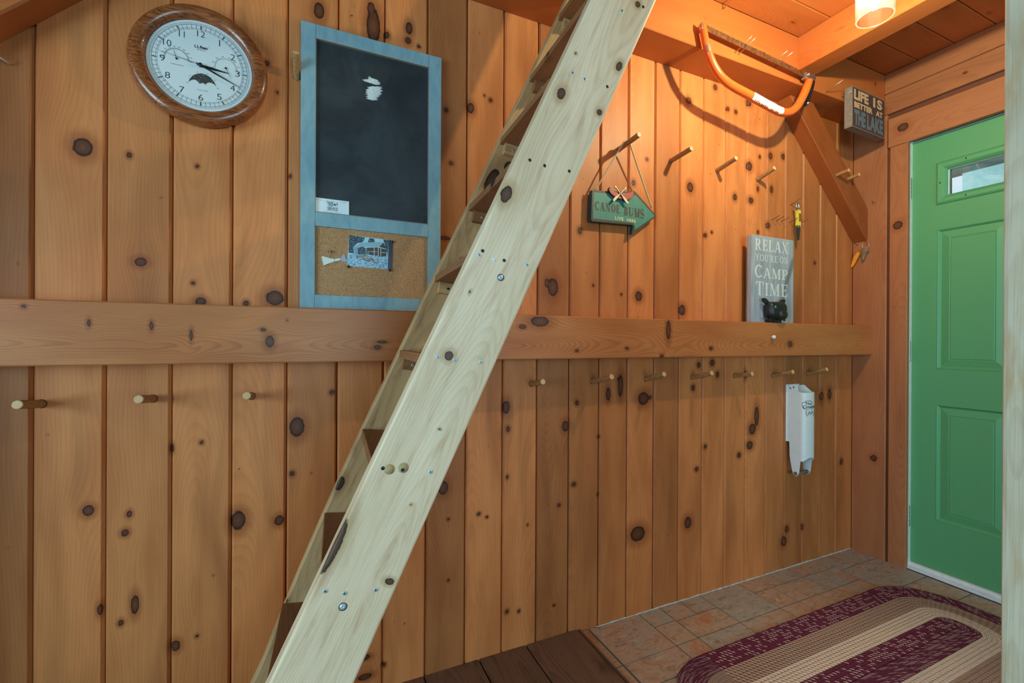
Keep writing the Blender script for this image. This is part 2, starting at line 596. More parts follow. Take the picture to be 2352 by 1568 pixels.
M_CASE = wood_mat('red_pine_trim', (172, 108, 70), (132, 74, 44), (100, 58, 44), halo=(160, 84, 46), ring=110, ring_amt=0.3, fib=0.22, rough=0.45, tonevar=0.25, hue=(168, 92, 56), huev=0.6)
M_PLANKFLOOR = wood_mat('dark_floor_planks', (112, 80, 64), (64, 44, 36), (36, 26, 22), ring=120, ring_amt=0.5, fib=0.4, rough=0.55, tonevar=0.5, weather=0.75, hue=(104, 68, 52), huev=0.4, spec=0.3)
M_PEG = wood_mat('birch_dowel', (206, 164, 108), (168, 120, 70), ring=200, ring_amt=0.3, fib=0.3, rough=0.5, tonevar=0.1)
M_DARKGAP = plain('dark_recess', (34, 20, 12), 0.9)
M_WHITE = plain('white_paint', (226, 226, 226), 0.45, var=0.05)
M_GREEN = plain('green_door_paint', (88, 158, 108), 0.42, var=0.03, scale=300, bump=0.06)
M_STEEL = plain('brushed_steel', (190, 190, 190), 0.32, 0.95, var=0.08)
M_ZINC = plain('zinc_screw', (196, 208, 212), 0.5, 0.55, var=0.1, scale=400)
M_BLACKMETAL = plain('dark_screw', (44, 46, 50), 0.45, 0.6)
M_IRON = plain('rusty_nail', (96, 72, 56), 0.5, 0.7, var=0.2, scale=300)
M_NAIL = plain('bright_nail', (190, 176, 166), 0.35, 0.85)
M_GROUT = plain('grey_grout', (92, 88, 84), 0.8, var=0.1)


def tile_mat():
    t = NT('slate_look_tile')
    p = t.geo()
    tr, th, tc = t.sep(t.attr('tone').outputs['Vector'])
    x, y, z = t.sep(p)
    off = t.math('MULTIPLY', tr, 20.0)
    q = t.comb(t.math('ADD', x, off), y, tc)
    n1 = t.noise(q, 9.0, 5.0, 0.62, 0.8)
    n2 = t.noise(t.comb(t.math('ADD', t.math('MULTIPLY', x, 1.0), off), t.math('MULTIPLY', y, 2.4), th), 22.0, 6.0, 0.68, 1.2)
    n3 = t.noise(q, 60.0, 3.0, 0.6)
    f1 = t.step(t.math('ADD', n1, t.math('MULTIPLY', t.math('SUBTRACT', th, 0.5), 0.35)), 0.36, 0.64)
    c = t.mix(f1, s2l((162, 150, 142)), s2l((178, 146, 126)))
    c = t.mix(t.math('MULTIPLY', t.step(n2, 0.5, 0.7), 0.75), c, s2l((112, 84, 68)))
    c = t.mix(t.math('MULTIPLY', t.step(n2, 0.42, 0.3), 0.6), c, s2l((212, 194, 180)))
    c = t.mix(t.math('MULTIPLY', t.step(n1, 0.52, 0.66), t.math('MULTIPLY', tc, 0.9)), c, s2l((178, 112, 78)))
    c = t.mix(t.math('MULTIPLY', t.step(n3, 0.55, 0.75), 0.3), c, s2l((84, 74, 68)))
    return t.bsdf(c, t.math('ADD', 0.36, t.math('MULTIPLY', n2, 0.2)), 0.0, 0.4, bump=n2, bstr=0.25, bdist=0.001)


M_TILE = tile_mat()

# ------------------------------------------------------------------ board wall
WK = [(-0.503,1.550,0.0220,0.0264),(-0.414,1.547,0.0069,0.0087),(-0.390,1.281,0.0150,0.0132),(-0.263,1.186,0.0145,0.0127),(-0.272,1.542,0.0057,0.0069),(-0.280,1.234,0.0057,0.0069),(0.021,2.042,0.0163,0.0278),(0.173,2.042,0.0231,0.0635),(0.166,2.093,0.0127,0.0238),(0.281,2.067,0.0123,0.0219),(0.212,2.027,0.0105,0.0120),(0.278,2.027,0.0109,0.0123),(0.312,2.018,0.0069,0.0069),(-0.112,1.855,0.0085,0.0097),(-0.086,1.780,0.0043,0.0061),(-0.053,1.550,0.0055,0.0074),(0.486,1.861,0.0138,0.0203),(0.557,1.903,0.0080,0.0089),(0.534,1.914,0.0047,0.0059),(0.419,1.666,0.0088,0.0085),(0.397,1.419,0.0264,0.0071),(-0.089,1.203,0.0262,0.0244),(-0.159,1.185,0.0083,0.0095),(-0.176,0.593,0.0206,0.0297),(-0.076,0.577,0.0143,0.0160),(-0.490,0.667,0.0131,0.0149),(-0.411,0.647,0.0069,0.0099),(-0.419,0.601,0.0095,0.0109),(-0.399,0.416,0.0097,0.0286),(-0.427,0.377,0.0069,0.0098),(-0.315,0.289,0.0121,0.0159),(-0.268,0.302,0.0048,0.0058),(-0.032,0.837,0.0226,0.0336),(-0.044,0.705,0.0078,0.0087),(-0.324,0.803,0.0055,0.0135),(-0.260,0.813,0.0058,0.0069),(-0.467,0.420,0.0067,0.0172),(0.061,0.932,0.0084,0.0090),(0.402,1.836,0.0088,0.0099),(0.398,0.607,0.0205,0.0255),(0.416,0.502,0.0059,0.0057),(0.417,0.302,0.0059,0.0057),(0.157,0.123,0.0178,0.0093),(0.157,0.065,0.0242,0.0106),(0.213,0.085,0.0079,0.0081),(0.803,1.281,0.0254,0.0379),(0.778,1.295,0.0107,0.0188),(0.621,0.857,0.0149,0.0271),(0.628,0.781,0.0083,0.0121),(0.859,0.774,0.0168,0.0224),(0.908,0.857,0.0095,0.0114),(0.896,0.555,0.0114,0.0097),(0.522,0.503,0.0078,0.0073),(0.551,0.488,0.0063,0.0059),(1.194,1.267,0.0197,0.0225),(0.917,1.498,0.0115,0.0146),(1.465,1.740,0.0198,0.0239),(1.232,1.818,0.0089,0.0087),(1.608,2.196,0.0131,0.0152),(1.454,2.104,0.0172,0.0165),(1.686,2.119,0.0108,0.0116),(1.736,2.117,0.0111,0.0117),(1.819,2.176,0.0201,0.0178),(1.424,1.219,0.0194,0.0256),(1.221,0.858,0.0312,0.0297),(1.255,0.861,0.0090,0.0106),(1.488,0.891,0.0125,0.0148),(1.520,0.987,0.0126,0.0149),(1.599,0.995,0.0157,0.0171),(1.463,0.321,0.0223,0.0277),(1.196,0.320,0.0419,0.0348),(1.511,0.542,0.0126,0.0112),(1.883,0.745,0.0176,0.0523),(1.855,0.687,0.0262,0.0280),(1.838,0.615,0.0231,0.0219),(1.768,0.576,0.0140,0.0138),(2.077,0.131,0.0222,0.0272),(2.099,0.186,0.0160,0.0189),(1.561,0.634,0.0103,0.0113),(1.733,1.734,0.0138,0.0175),(1.825,1.888,0.0201,0.0238),(1.894,1.943,0.0088,0.0101),(1.968,1.960,0.0152,0.0184),(2.058,1.972,0.0157,0.0166),(1.976,1.804,0.0122,0.0204),(1.883,1.793,0.0088,0.0140),(1.837,1.734,0.0173,0.0159),(1.953,1.632,0.0151,0.0163),(1.885,1.594,0.0088,0.0100),(2.299,1.483,0.0103,0.0109),(0.978,1.298,0.0059,0.0066),(1.109,1.270,0.0063,0.0068),(1.554,1.546,0.0103,0.0113),(1.592,1.563,0.0078,0.0076),(1.165,1.713,0.0108,0.0138),(1.049,0.883,0.0123,0.0302),(1.107,0.914,0.0147,0.0510),(0.626,0.615,0.0066,0.0091),(1.003,0.503,0.0060,0.0083),(0.706,0.436,0.0052,0.0062),(0.833,0.487,0.0092,0.0080),(0.627,0.148,0.0083,0.0091),(0.673,0.139,0.0068,0.0077),(0.814,0.125,0.0073,0.0063),(1.631,0.943,0.0106,0.0153),(1.807,0.938,0.0114,0.0238),(2.253,0.592,0.0135,0.0173),(2.425,0.822,0.0180,0.0312),(2.361,0.814,0.0176,0.0264),(2.216,0.177,0.0100,0.0172),(2.527,0.466,0.0150,0.0182),(1.096,0.940,0.0063,0.0068),(1.006,0.722,0.0080,0.0066),(0.474,0.872,0.0061,0.0072),]
PITCH, X0W = 0.13345, 2.6102 - 0.13345 * 27
EX = (1, 0, 0)
EY = (0, 1, 0)
EZ = (0, 0, 1)
NY = (0, -1, 0)
NX = (-1, 0, 0)
ZW = 2.45


def plank_profile():
    p = PITCH
    L = [(0.0004, -0.019, -0.02), (p - 0.0004, -0.019, p + 0.02), (p - 0.0010, -0.0075, p), (p - 0.0062, -0.0008, p - 0.006), (p - 0.0072, 0, p - 0.0072)]
    for i in range(1, 21):
        w = (p - 0.0072) + (0.0064 - (p - 0.0072)) * i / 20
        L.append((w, 0.0, w))
    L += [(0.0054, -0.0008, 0.0054), (0.0010, -0.0070, 0.0)]
    return L


wm = WM()
prof = plank_profile()
tones = {}
for k in range(27):
    xw = X0W + k * PITCH
    kn = [(z, x - xw, rz, rx) for (x, z, rx, rz) in WK if -0.03 < x - xw < PITCH + 0.03]
    kn = [q for q in kn if 0 <= q[1] <= PITCH or abs(q[1] - PITCH / 2) < PITCH / 2 + q[3]]
    if k < 7:
        pass
    # small pin knots
    kn += [(RNG.uniform(0.1, 2.2), RNG.uniform(0.01, 0.115), RNG.uniform(0.002, 0.004), RNG.uniform(0.002, 0.0035)) for _ in range(2)]
    tone = (RNG.rand(), RNG.rand(), RNG.uniform(-0.05, 0.18), RNG.uniform(0.0, 0.05))
    # one board is two short lengths butted end to end
    wm.prism(prof if k < 26 else [(0.0004, -0.019, -0.02), (PITCH + .0045, -0.019, PITCH + .02), (PITCH + .0045, 0, PITCH)] + prof[4:], -0.02, ZW, 400, (xw, 0, 0), EZ, EX, NY, kn, tone, bow=None)
for k in range(1, 13):
    wm.prism(prof[:5] + prof[24:], -0.02, ZW, 60, (X0W - k * PITCH, 0, 0), EZ, EX, NY, [(RNG.uniform(.2, 2.2), RNG.uniform(.02, .11), .012, .010) for _ in range(3)])
struct(wm.build('wall_back', M_PINE, origin=(0, 0, 0)))
b = MB().box((-2.4, 0.019, -0.05), (2.9, 0.12, 2.45))
b.box((-2.4, 0.019, 2.45), (2.9, 0.12, 4.1))
struct(b.build('wall_back_2', M_DARKGAP, origin=(0, 0.06, 0)))

# ------------------------------------------------------------------ floors
def tone_attr(o, vals):
    me = o.data
    c = me.attributes.new('tone', 'FLOAT_COLOR', 'POINT')
    c.data.foreach_set('color', np.array(vals, np.float32).ravel())


cells = []
XS = [0.966, 1.2, 1.305, 1.526, 1.760, 1.874, 2.093, 2.319, 2.622]


def cell(x0, x1, y0, y1):
    cells.append((x0, x1, y0, y1))


cell(.966, 1.2, -.207, 0); cell(1.2, 1.305, -.093, 0); cell(1.2, 1.305, -.205, -.093)
cell(1.305, 1.415, -.097, 0); cell(1.415, 1.526, -.097, 0); cell(1.305, 1.526, -.205, -.097)
cell(1.526, 1.76, -.205, 0); cell(1.76, 1.961, -.087, 0); cell(1.76, 1.874, -.205, -.087); cell(1.874, 2.093, -.205, -.087)
cell(1.961, 2.093, -.087, 0)
for i in range(3):
    cell(2.093 + i * .0753, 2.093 + (i + 1) * .0753, -.205, -.087)
cell(2.093, 2.319, -.087, 0)
cell(2.319, 2.622, -.119, 0); cell(2.319, 2.622, -.318, -.119)
for a, c in zip(XS[:-2], XS[1:-1]):
    if abs(a - 1.526) < .01:
        cell(a, c, -.318, -.205)
    elif abs(a - 2.093) < .01:
        for i in range(3):
            cell(a + i * .0753, a + (i + 1) * .0753, -.318, -.205)
    else:
        cell(a, c, -.318, -.205)
yy = -.318
r = 0
while yy > -4.2:
    h = (.155, .225, .11)[r % 3]
    for a, c in zip(XS[:-1], XS[1:]):
        cell(a, c, yy - h, yy)
    yy -= h
    r += 1
for i in range(20):
    cell(0.931, 0.962, -i * .207 - .207, -i * .207)
mb = MB()
tv = []
for (x0, x1, y0, y1) in cells:
    g = 0.0022
    mb.box((x0 + g, y0 + g, -0.006), (x1 - g, y1 - g, 0.0), 0)
    tt = (RNG.rand(), RNG.rand(), RNG.rand(), 1)
    if x1 < 0.97:
        tt = (RNG.rand(), 1.2, 1.2, 1)
    tv += [tt] * 8
n0 = len(mb.v)
mb.box((0.93, -4.3, -0.05), (2.70, 0.019, -0.0018), 1)
tv += [(0, 0, 0, 1)] * (len(mb.v) - n0)
o = mb.build('floor', [M_TILE, M_GROUT], origin=(1.8, -2.0, 0))
tone_attr(o, tv)
struct(o)

wm = WM()
edges = [.915, .700, .5245, .338, .15, -.05, -.25, -.44, -.64, -.83, -1.03, -1.22, -1.42, -1.62, -1.81, -2.0, -2.2, -2.4]
for a, c in zip(edges[:-1], edges[1:]):
    W = a - c - 0.004
    wm.prism(box_profile(W, 0.03, 0.0025, 8), 0, 4.28, 60, (c + 0.002, 0.0, 0.013), NY, EX, EZ, [(RNG.uniform(.2, 4), RNG.uniform(.03, W - .03), .02, .014) for _ in range(4)])
struct(wm.build('floor_2', M_PLANKFLOOR, origin=(-.7, -2, 0)))
struct(timber('trim_1', M_PLANKFLOOR, (0.9165, 0.0, 0.011), NY, EX, EZ, 4.28, 0.0125, 0.03, ch=0.004, du=0.1))
b = MB().box((-2.4, -4.3, -0.08), (0.93, 0.019, -0.02))
struct(b.build('floor_3', M_DARKGAP, origin=(-.7, -2, -.05)))

# bead of pale caulk where the tile meets the boards
mb = MB()
pts = [(x, -.0012 + RNG.uniform(-.0012, .0008), RNG.uniform(-.0005, .0012)) for x in np.linspace(1.0, 2.612, 90)]
mb.tube(pts, .0028, 6, radii=[RNG.uniform(.0016, .0036) for _ in pts])
struct(mb.build('trim_8', plain('pale_caulk', (196, 200, 200), .6, var=.15, scale=60)))

# ------------------------------------------------------------------ long ledge beam on the wall
LK = [(-0.459,0.097,0.0046,0.0109),(-0.344,0.093,0.0050,0.0125),(-0.265,0.071,0.0044,0.0171),(-0.095,0.056,0.0121,0.0182),(-0.110,0.087,0.0080,0.0057),(-0.568,0.131,0.0056,0.0057),(0.177,0.041,0.0121,0.0075),(0.190,0.056,0.0183,0.0050),(0.702,0.127,0.0399,0.0204),(0.637,0.108,0.0159,0.0086),(1.262,0.106,0.0132,0.0437),(1.488,0.035,0.0122,0.0089),(1.230,0.005,0.0108,0.0083),(1.064,0.036,0.0100,0.0064),(1.979,0.053,0.0181,0.0157),(0.848,0.028,0.0089,0.0061),(-0.054,0.113,0.0031,0.0046),]
def dresser(u, w):
    return 0.0
o = timber('ledge_beam', M_LEDGE, (0, -0.092, 1.025), EX, EZ, NY, 2.615 + 0.95, 0.148, 0.0915, knots=LK, ch=0.003, du=0.006, sub=30, u0=-0.95, tone=(0.6, 0.4, 0.05, 0.01))
tag(o, 'long horizontal pine ledge beam fixed along the board wall behind the stair', 'beam')

# ------------------------------------------------------------------ loft framing
o = timber('plate_beam', M_BEAM, (0, -0.1413, 2.2195), EX, EZ, NY, 2.6145 + 0.95, 0.2045, 0.141, knots=[(1.395, .12, .005, .006), (2.535, .141, .008, .012), (1.52, .185, .004, .004)], ch=0.003, du=0.012, sub=24, u0=-0.95, tone=(0.6, 0.5, 0.1, 0.02))
tag(o, 'heavy horizontal pine beam along the top of the wall carrying the saw', 'beam')
o = timber('ceiling_joist', M_BEAM, (1.946, -0.1415, 2.278), NY, EZ, NX, 4.0, 0.146, 0.099, knots=[(.172, .075, .012, .006), (.06, .02, .02, .004)], ch=0.003, du=0.02, tone=(0.7, 0.2, 0.02, 0.012))
tag(o, 'exposed ceiling joist crossing beside the glass lamp above the entry', 'joist')
# loft floor boards running along the wall direction
wm = WM()
yb = -0.0075
i = 0
while yb > -4.1:
    wm.prism(box_profile(0.1305, 0.02, 0.003, 8), 0.99, 2.75, 90, (0, yb, 2.4245), EX, NY, (0, 0, -1), [(1.84, .183 - .13, .014, .010)] if i == 1 else [(2.31, RNG.uniform(.03, .1), .012, .012), (RNG.uniform(1.1, 2.6), RNG.uniform(.02, .11), .012, .009), (RNG.uniform(1.1, 2.6), RNG.uniform(.02, .11), .008, .007)])
    yb -= 0.1325
    i += 1
struct(wm.build('ceiling', M_CEIL, origin=(1.8, -2, 2.43)))
b = MB().box((0.99, -4.3, 2.445), (2.9, 0.12, 2.50))
struct(b.build('ceiling_2', M_DARKGAP, origin=(1.8, -2, 2.47)))
b = MB().box((-2.5, -4.4, 4.1), (2.9, 0.12, 4.15))
struct(b.build('ceiling_3', M_CEIL, origin=(0, -2, 4.1)))
o = timber('loft_header', M_BEAM, (1.0, -0.1415, 2.25), NY, EZ, NX, 0.88, 0.17, 0.045, ch=0.003, du=0.03)
tag(o, 'timber header edging the loft opening behind the stair top', 'beam')

# corner post and its knee brace
o = timber('corner_post', M_CASE, (2.615, -0.1526, 0), EZ, EY, NX, 2.2190, 0.1526, 0.14, knots=[(1.0576, .0309, .006, .006), (.308, .1316, .007, .006), (1.7, .09, .003, .003), (.5, .05, .02, .02)], ch=0.003, du=0.02, tone=(0.6, 0.8, 0.0, 0.02))
tag(o, 'square pine corner post between the board wall and the green door', 'post')


def brace(name, xs, sgn, label):
    # front outline in the wall plane, (x, z); two plumb cuts and two level cuts
    wm = WM()
    W = 0.117
    L = 0.61 * math.sqrt(2) + W
    U = (sgn * math.sqrt(.5), 0, -math.sqrt(.5))
    V = (sgn * math.sqrt(.5), 0, math.sqrt(.5))
    return wm, U, V, W


def brace_mesh(name, x_post, sgn):
    """sgn +1: post to the right.  45 degree brace, plan depth 70 mm"""
    import bmesh
    W = 0.1195
    wm = WM()
    u0, u1 = 0.0, 0.6095 * math.sqrt(2)
    U = np.array((sgn * math.sqrt(.5), 0, -math.sqrt(.5)))
    V = np.array((sgn * math.sqrt(.5), 0, math.sqrt(.5)))
    O = np.array((x_post - sgn * 0.6095, -0.07, 2.2193))
    # each end is trimmed level / plumb by sliding points along the board
    def sh(u, w):
        f = (u - u0) / (u1 - u0)
        return (w) * (1 - f) - (w) * f
    wm.prism(box_profile(W, 0.069, 0.004, 10), u0, u1, 60, O, U, V, NY, [(.05, .03, .01, .006), (.62, .1, .02, .008)], (0.4, .6, .03, .015), shear=sh)
    return wm


wm = brace_mesh('knee_brace', 2.6145, 1)
o = wm.build('knee_brace', M_BRACE)
tag(o, 'diagonal pine knee brace running from the top beam down to the corner post', 'brace')
wm = brace_mesh('knee_brace', -0.80, -1)
o = wm.build('knee_brace', M_BEAM)
tag(o, 'diagonal knee brace tip in the top corner beyond the wall clock', 'brace')
b = timber('wall_post', M_CASE, (-0.80, -0.1526, 0), EZ, EY, EX, 2.2190, 0.1526, 0.14, ch=0.003, du=0.05)
tag(b, 'pine wall post carrying the far brace beyond the clock', 'post')

# ------------------------------------------------------------------ door wall
XD = 2.66
b = MB()
b.box((2.636, -0.2275, -0.05), (2.76, -0.1526, 2.4235))
b.box((2.636, -4.3, 2.06), (2.76, -0.2275, 2.4235))
b.box((2.636, -4.3, -0.05), (2.76, -1.149, 2.06))
b.box((2.636, -0.1526, 2.2215), (2.76, 0.0, 2.4235))
b.box((2.636, -4.3, 2.4235), (2.9, 0.12, 4.1))
b.box((2.757, -0.1526, -0.05), (2.76, 0.0, 2.22))
struct(b.build('wall_right', M_CASE, origin=(2.7, -2, 1)))
struct(timber('trim_2', M_CASE, (2.615, -0.2380, 0.0), EZ, EY, NX, 2.05, 0.0727, 0.021, knots=[(1.6606, .0386, .024, .024), (1.264, .0545, .006, .006)], ch=0.002, du=0.012, tone=(.75, .6, .02, .03)))
struct(timber('trim_3', M_CASE, (2.612, -0.1600, 2.0515), NY, EZ, NX, 1.2, 0.1415, 0.0235, knots=[(.06, .078, .028, .022)], ch=0.002, du=0.012, tone=(.7, .4, .05, .03)))
struct(timber('trim_4', M_CASE, (2.615, -0.1420, 2.2215), NY, EZ, NX, 4.1, 0.1015, 0.021, knots=[(.3, .05, .012, .008)], ch=0.003, du=0.03, tone=(.4, .7, .02, .03)))
struct(timber('trim_5', M_CASE, (2.615, -0.1420, 2.3255), NY, EZ, NX, 4.1, 0.098, 0.021, ch=0.003, du=0.03, tone=(.6, .4, .02, .03)))
struct(timber('trim_6', M_CASE, (2.615, -1.139, 0.0), EZ, NY, NX, 2.05, 0.0727, 0.021, ch=0.002, du=0.05))

# door with raised panels, lite, hinges, jamb
door = thing('door_1', None, None, (2.69, -0.68, 0.03))
struct(door)
DY0, DY1, DZ0, DZ1 = -0.2285, -1.1375, 0.032, 2.0515
panels = [(-.333, -.573, .262, .800), (-.793, -1.033, .262, .800), (-.333, -.573, .9655, 1.612), (-.793, -1.033, .9655, 1.612)]
lite = (-.3274, -1.0386, 1.727, 1.924)
ysb = sorted({DY0, DY1, -.333, -.573, -.793, -1.033, lite[0], lite[1]}, reverse=True)
zsb = sorted({DZ0, DZ1, .262, .800, .9655, 1.612, lite[2], lite[3]})
mb = MB()


def inside(y, z, q):
    return q[1] < y < q[0] and q[2] < z < q[3]


for ya, yb_ in zip(ysb[:-1], ysb[1:]):
    for za, zb_ in zip(zsb[:-1], zsb[1:]):
        cy, cz = (ya + yb_) / 2, (za + zb_) / 2
        if any(inside(cy, cz, q) for q in panels + [lite]):
            continue
        mb.flat([(XD, ya, za), (XD, yb_, za), (XD, yb_, zb_), (XD, ya, zb_)], 0, NX)


def ring(mb, a, c, da, dc, q, mi=0):
    def rc(i):
        return [(q[0] - i, q[2] + i), (q[1] + i, q[2] + i), (q[1] + i, q[3] - i), (q[0] - i, q[3] - i)]
    A, Bq = rc(a), rc(c)
    for i in range(4):
        j = (i + 1) % 4
        mb.flat([(XD + da, *A[i]), (XD + da, *A[j]), (XD + dc, *Bq[j]), (XD + dc, *Bq[i])], mi, NX)


for q in panels:
    steps = [(0, 0), (.002, -.0015), (.005, .001), (.010, .0075), (.013, .008), (.043, .0020), (.0465, .0035), (.049, .0005)]
    for (a, da), (c, dc) in zip(steps[:-1], steps[1:]):
        ring(mb, a, c, da, dc, q)
    i = .049
    mb.flat([(XD + .0005, q[0] - i, q[2] + i), (XD + .0005, q[1] + i, q[2] + i), (XD + .0005, q[1] + i, q[3] - i), (XD + .0005, q[0] - i, q[3] - i)], 0, NX)
# edges and outer face
mb.box((XD + .012, DY0, DZ0), (XD + .044, -.3674, DZ1)).box((XD + .012, -.9986, DZ0), (XD + .044, DY1, DZ1))
mb.box((XD + .012, -.3674, DZ0), (XD + .044, -.9986, 1.7565)).box((XD + .012, -.3674, 1.888), (XD + .044, -.9986, DZ1))
mb.flat([(XD, DY0, DZ0), (XD + .012, DY0, DZ0), (XD + .012, DY0, DZ1), (XD, DY0, DZ1)], 0, (0, 1, 0))
mb.flat([(XD, DY1, DZ0), (XD + .012, DY1, DZ0), (XD + .012, DY1, DZ1), (XD, DY1, DZ1)], 0, NY)
mb.flat([(XD, DY0, DZ0), (XD, DY1, DZ0), (XD + .012, DY1, DZ0), (XD + .012, DY0, DZ0)], 0, (0, 0, -1))
mb.flat([(XD, DY0, DZ1), (XD, DY1, DZ1), (XD + .012, DY1, DZ1), (XD + .012, DY0, DZ1)], 0, (0, 0, 1))
mb.build('door_slab', M_GREEN, door)
mb = MB()
steps = [(0, 0), (.003, -.005), (.010, -.010), (.026, -.009), (.033, -.004), (.0405, .004), (.0405, .02)]
for (a, da), (c, dc) in zip(steps[:-1], steps[1:]):
    ring(mb, a, c, da, dc, lite)
fr = mb.build('lite_frame', M_GREEN, door)
mb = MB()
for (y, z) in ((-.345, 1.826), (-.435, 1.9065), (-.435, 1.7445), (-.62, 1.9065), (-.62, 1.7445), (-.80, 1.9065), (-.80, 1.7445)):
    mb.lathe([(0.0, .0006), (.003, .0006), (.003, -.001)], (XD - .0095, y, z), NX, 10)
mb.build('screw_plug', M_BLACKMETAL, fr)


def glass_mat(name, tint=(.94, .985, .98), gl=0.06):
    t = NT(name)
    tr = t.n.new('ShaderNodeBsdfTransparent')
    tr.inputs[0].default_value = (*tint, 1)
    g = t.n.new('ShaderNodeBsdfGlossy')
    g.inputs['Roughness'].default_value = 0.02
    fz = t.n.new('ShaderNodeFresnel')
    fz.inputs[0].default_value = 1.45
    mx = t.n.new('ShaderNodeMixShader')
    t.t.links.new(fz.outputs[0], mx.inputs[0])
    t.t.links.new(tr.outputs[0], mx.inputs[1])
    t.t.links.new(g.outputs[0], mx.inputs[2])
    t.t.links.new(mx.outputs[0], t.out.inputs[0])
    return t.m


M_GLASS = glass_mat('window_glass')
MB().box((XD + .018, -.3674, 1.7565), (XD + .022, -.9986, 1.888)).build('glass_pane', M_GLASS, door)
mb = MB()
for (y0, y1, z0, z1) in ((-.3674, -.9986, 1.882, 1.889), (-.3674, -.9986, 1.7555, 1.761), (-.366, -.371, 1.7565, 1.888)):
    mb.box((XD + .008, y0, z0), (XD + .017, y1, z1))
mb.build('glazing_bead', M_WHITE, door)
for z in (1.833, 1.046, .251):
    mb = MB()
    for i in range(5):
        z0 = z - .051 + i * .0204
        mb.lathe([(0, z0), (.0064, z0), (.0068, z0 + .001), (.0068, z0 + .0185), (.0064, z0 + .0195), (0, z0 + .0195)], (2.650, -.2325, 0), EZ, 14)
    mb.box((2.6515, -.2330, z - .05), (2.6585, -.2290, z + .05))
    mb.build('hinge', M_STEEL, door)
mb = MB().box((2.618, -.2376, 0.0), (2.70, -.2287, 2.06)).box((2.618, -1.1385, 0.0), (2.70, -1.147, 2.06)).box((2.668, -.2287, 2.0535), (2.70, -1.1385, 2.06))
mb.build('jamb', M_WHITE, door)
mb = MB()
mb.lathe([(0, .002), (.032, .0), (.032, .006), (.012, .01), (.012, .035), (.024, .042), (.029, .055), (.024, .068), (0, .072)], (XD, -1.075, .93), NX, 24)
mb.build('door_knob', M_STEEL, door)
mb = MB().box((2.632, -.2290, 0.001), (2.70, -1.138, 0.013)).box((2.645, -.2290, 0.013), (2.70, -1.138, 0.030), bev=.002)
struct(mb.build('trim_7', M_WHITE))

# foreground post at the near side of the entry
wm = WM()
W = 0.14
pr = [(0, -.14, -.14), (W, -.14, W + .14), (W, -.004, W + .004), (W - .004, 0, W - .004)]
pr += [(W - .004 - (W - .012) * i / 12, 0, W - .004 - (W - .012) * i / 12) for i in range(1, 13)] + [(.003, -.0012, .003), (.0, -.007, 0)]
wm.prism(pr, 0.0, 4.09, 120, (1.05, -1.0750, 0.0), EZ, NY, NX, [(2.6, .09, .01, .01)], (.7, .5, .02, .01))
o = wm.build('entry_post', M_POST)
tag(o, 'pale rough sawn post in the foreground at the edge of the braided rug', 'post')

# ------------------------------------------------------------------ the unseen part of the room with assumed windows
def wall_with_window(name, axis, pos, a0, a1, z0, z1, w0, w1, wz0, wz1, th, mat):
    b = MB()
    for (p, q, r, s) in ((a0, w0, z0, z1), (w1, a1, z0, z1), (w0, w1, z0, wz0), (w0, w1, wz1, z1)):
        if axis == 'x':
            b.box((pos - th, p, r), (pos, q, s))
        else:
            b.box((p, pos - th, r), (q, pos, s))
    return struct(b.build(name, mat))


M_INT = plain('painted_inner_wall', (116, 106, 98), 0.6, var=0.12, scale=6)
wall_with_window('wall_left', 'x', -2.4, -4.3, 0.02, -0.05, 4.1, -2.75, -0.85, 0.65, 1.80, 0.1, M_INT)
wall_with_window('wall_front', 'y', -4.3, -2.4, 2.76, -0.05, 4.1, -0.1, 1.8, 0.5, 1.8, 0.1, M_INT)


def window(name, axis, pos, w0, w1, z0, z1):
    b = MB()
    bars = [(w0, w0 + .05, z0, z1), (w1 - .05, w1, z0, z1), (w0, w1, z0, z0 + .05), (w0, w1, z1 - .05, z1), ((w0 + w1) / 2 - .025, (w0 + w1) / 2 + .025, z0, z1)]
    for (p, q, r, s) in bars:
        if axis == 'x':
            b.box((pos - .08, p, r), (pos - .03, q, s))
        else:
            b.box((p, pos - .08, r), (q, pos - .03, s))
    o = struct(b.build(name, M_WHITE))
    g = MB()
    if axis == 'x':
        g.box((pos - .055, w0 + .05, z0 + .05), (pos - .051, w1 - .05, z1 - .05))
    else:
        g.box((w0 + .05, pos - .055, z0 + .05), (w1 - .05, pos - .051, z1 - .05))
    g.build('glass_pane', M_GLASS, o)


window('assumed_window_1', 'x', -2.4, -2.75, -0.85, 0.65, 1.80)  # assumed window in the unseen left wall
window('assumed_window_2', 'y', -4.3, -0.1, 1.8, 0.5, 1.8)  # assumed window in the unseen wall behind the camera

# ------------------------------------------------------------------ steep stair (two stringers, nine treads)
ph_, th_, ti_ = math.radians(-2.9), math.radians(65.0), math.radians(-6.8)
SD = np.array([math.cos(th_) * math.cos(ph_), math.cos(th_) * math.sin(ph_), math.sin(th_)])
ST = np.array([-math.sin(ph_), math.cos(ph_), 0.0])
SW = np.cross(ST, SD)
SN = np.array([math.cos(ti_) * math.cos(ph_), math.cos(ti_) * math.sin(ph_), math.sin(ti_)])
SZ = np.cross(SN, ST)          # tread's own up direction
if SZ[2] < 0:
    SZ = -SZ
SO = np.array([-0.2926, -0.5403, 0.0])
S2 = 0.355


def sp(u, w, s):
    return SO + u * SD + w * SW + s * ST


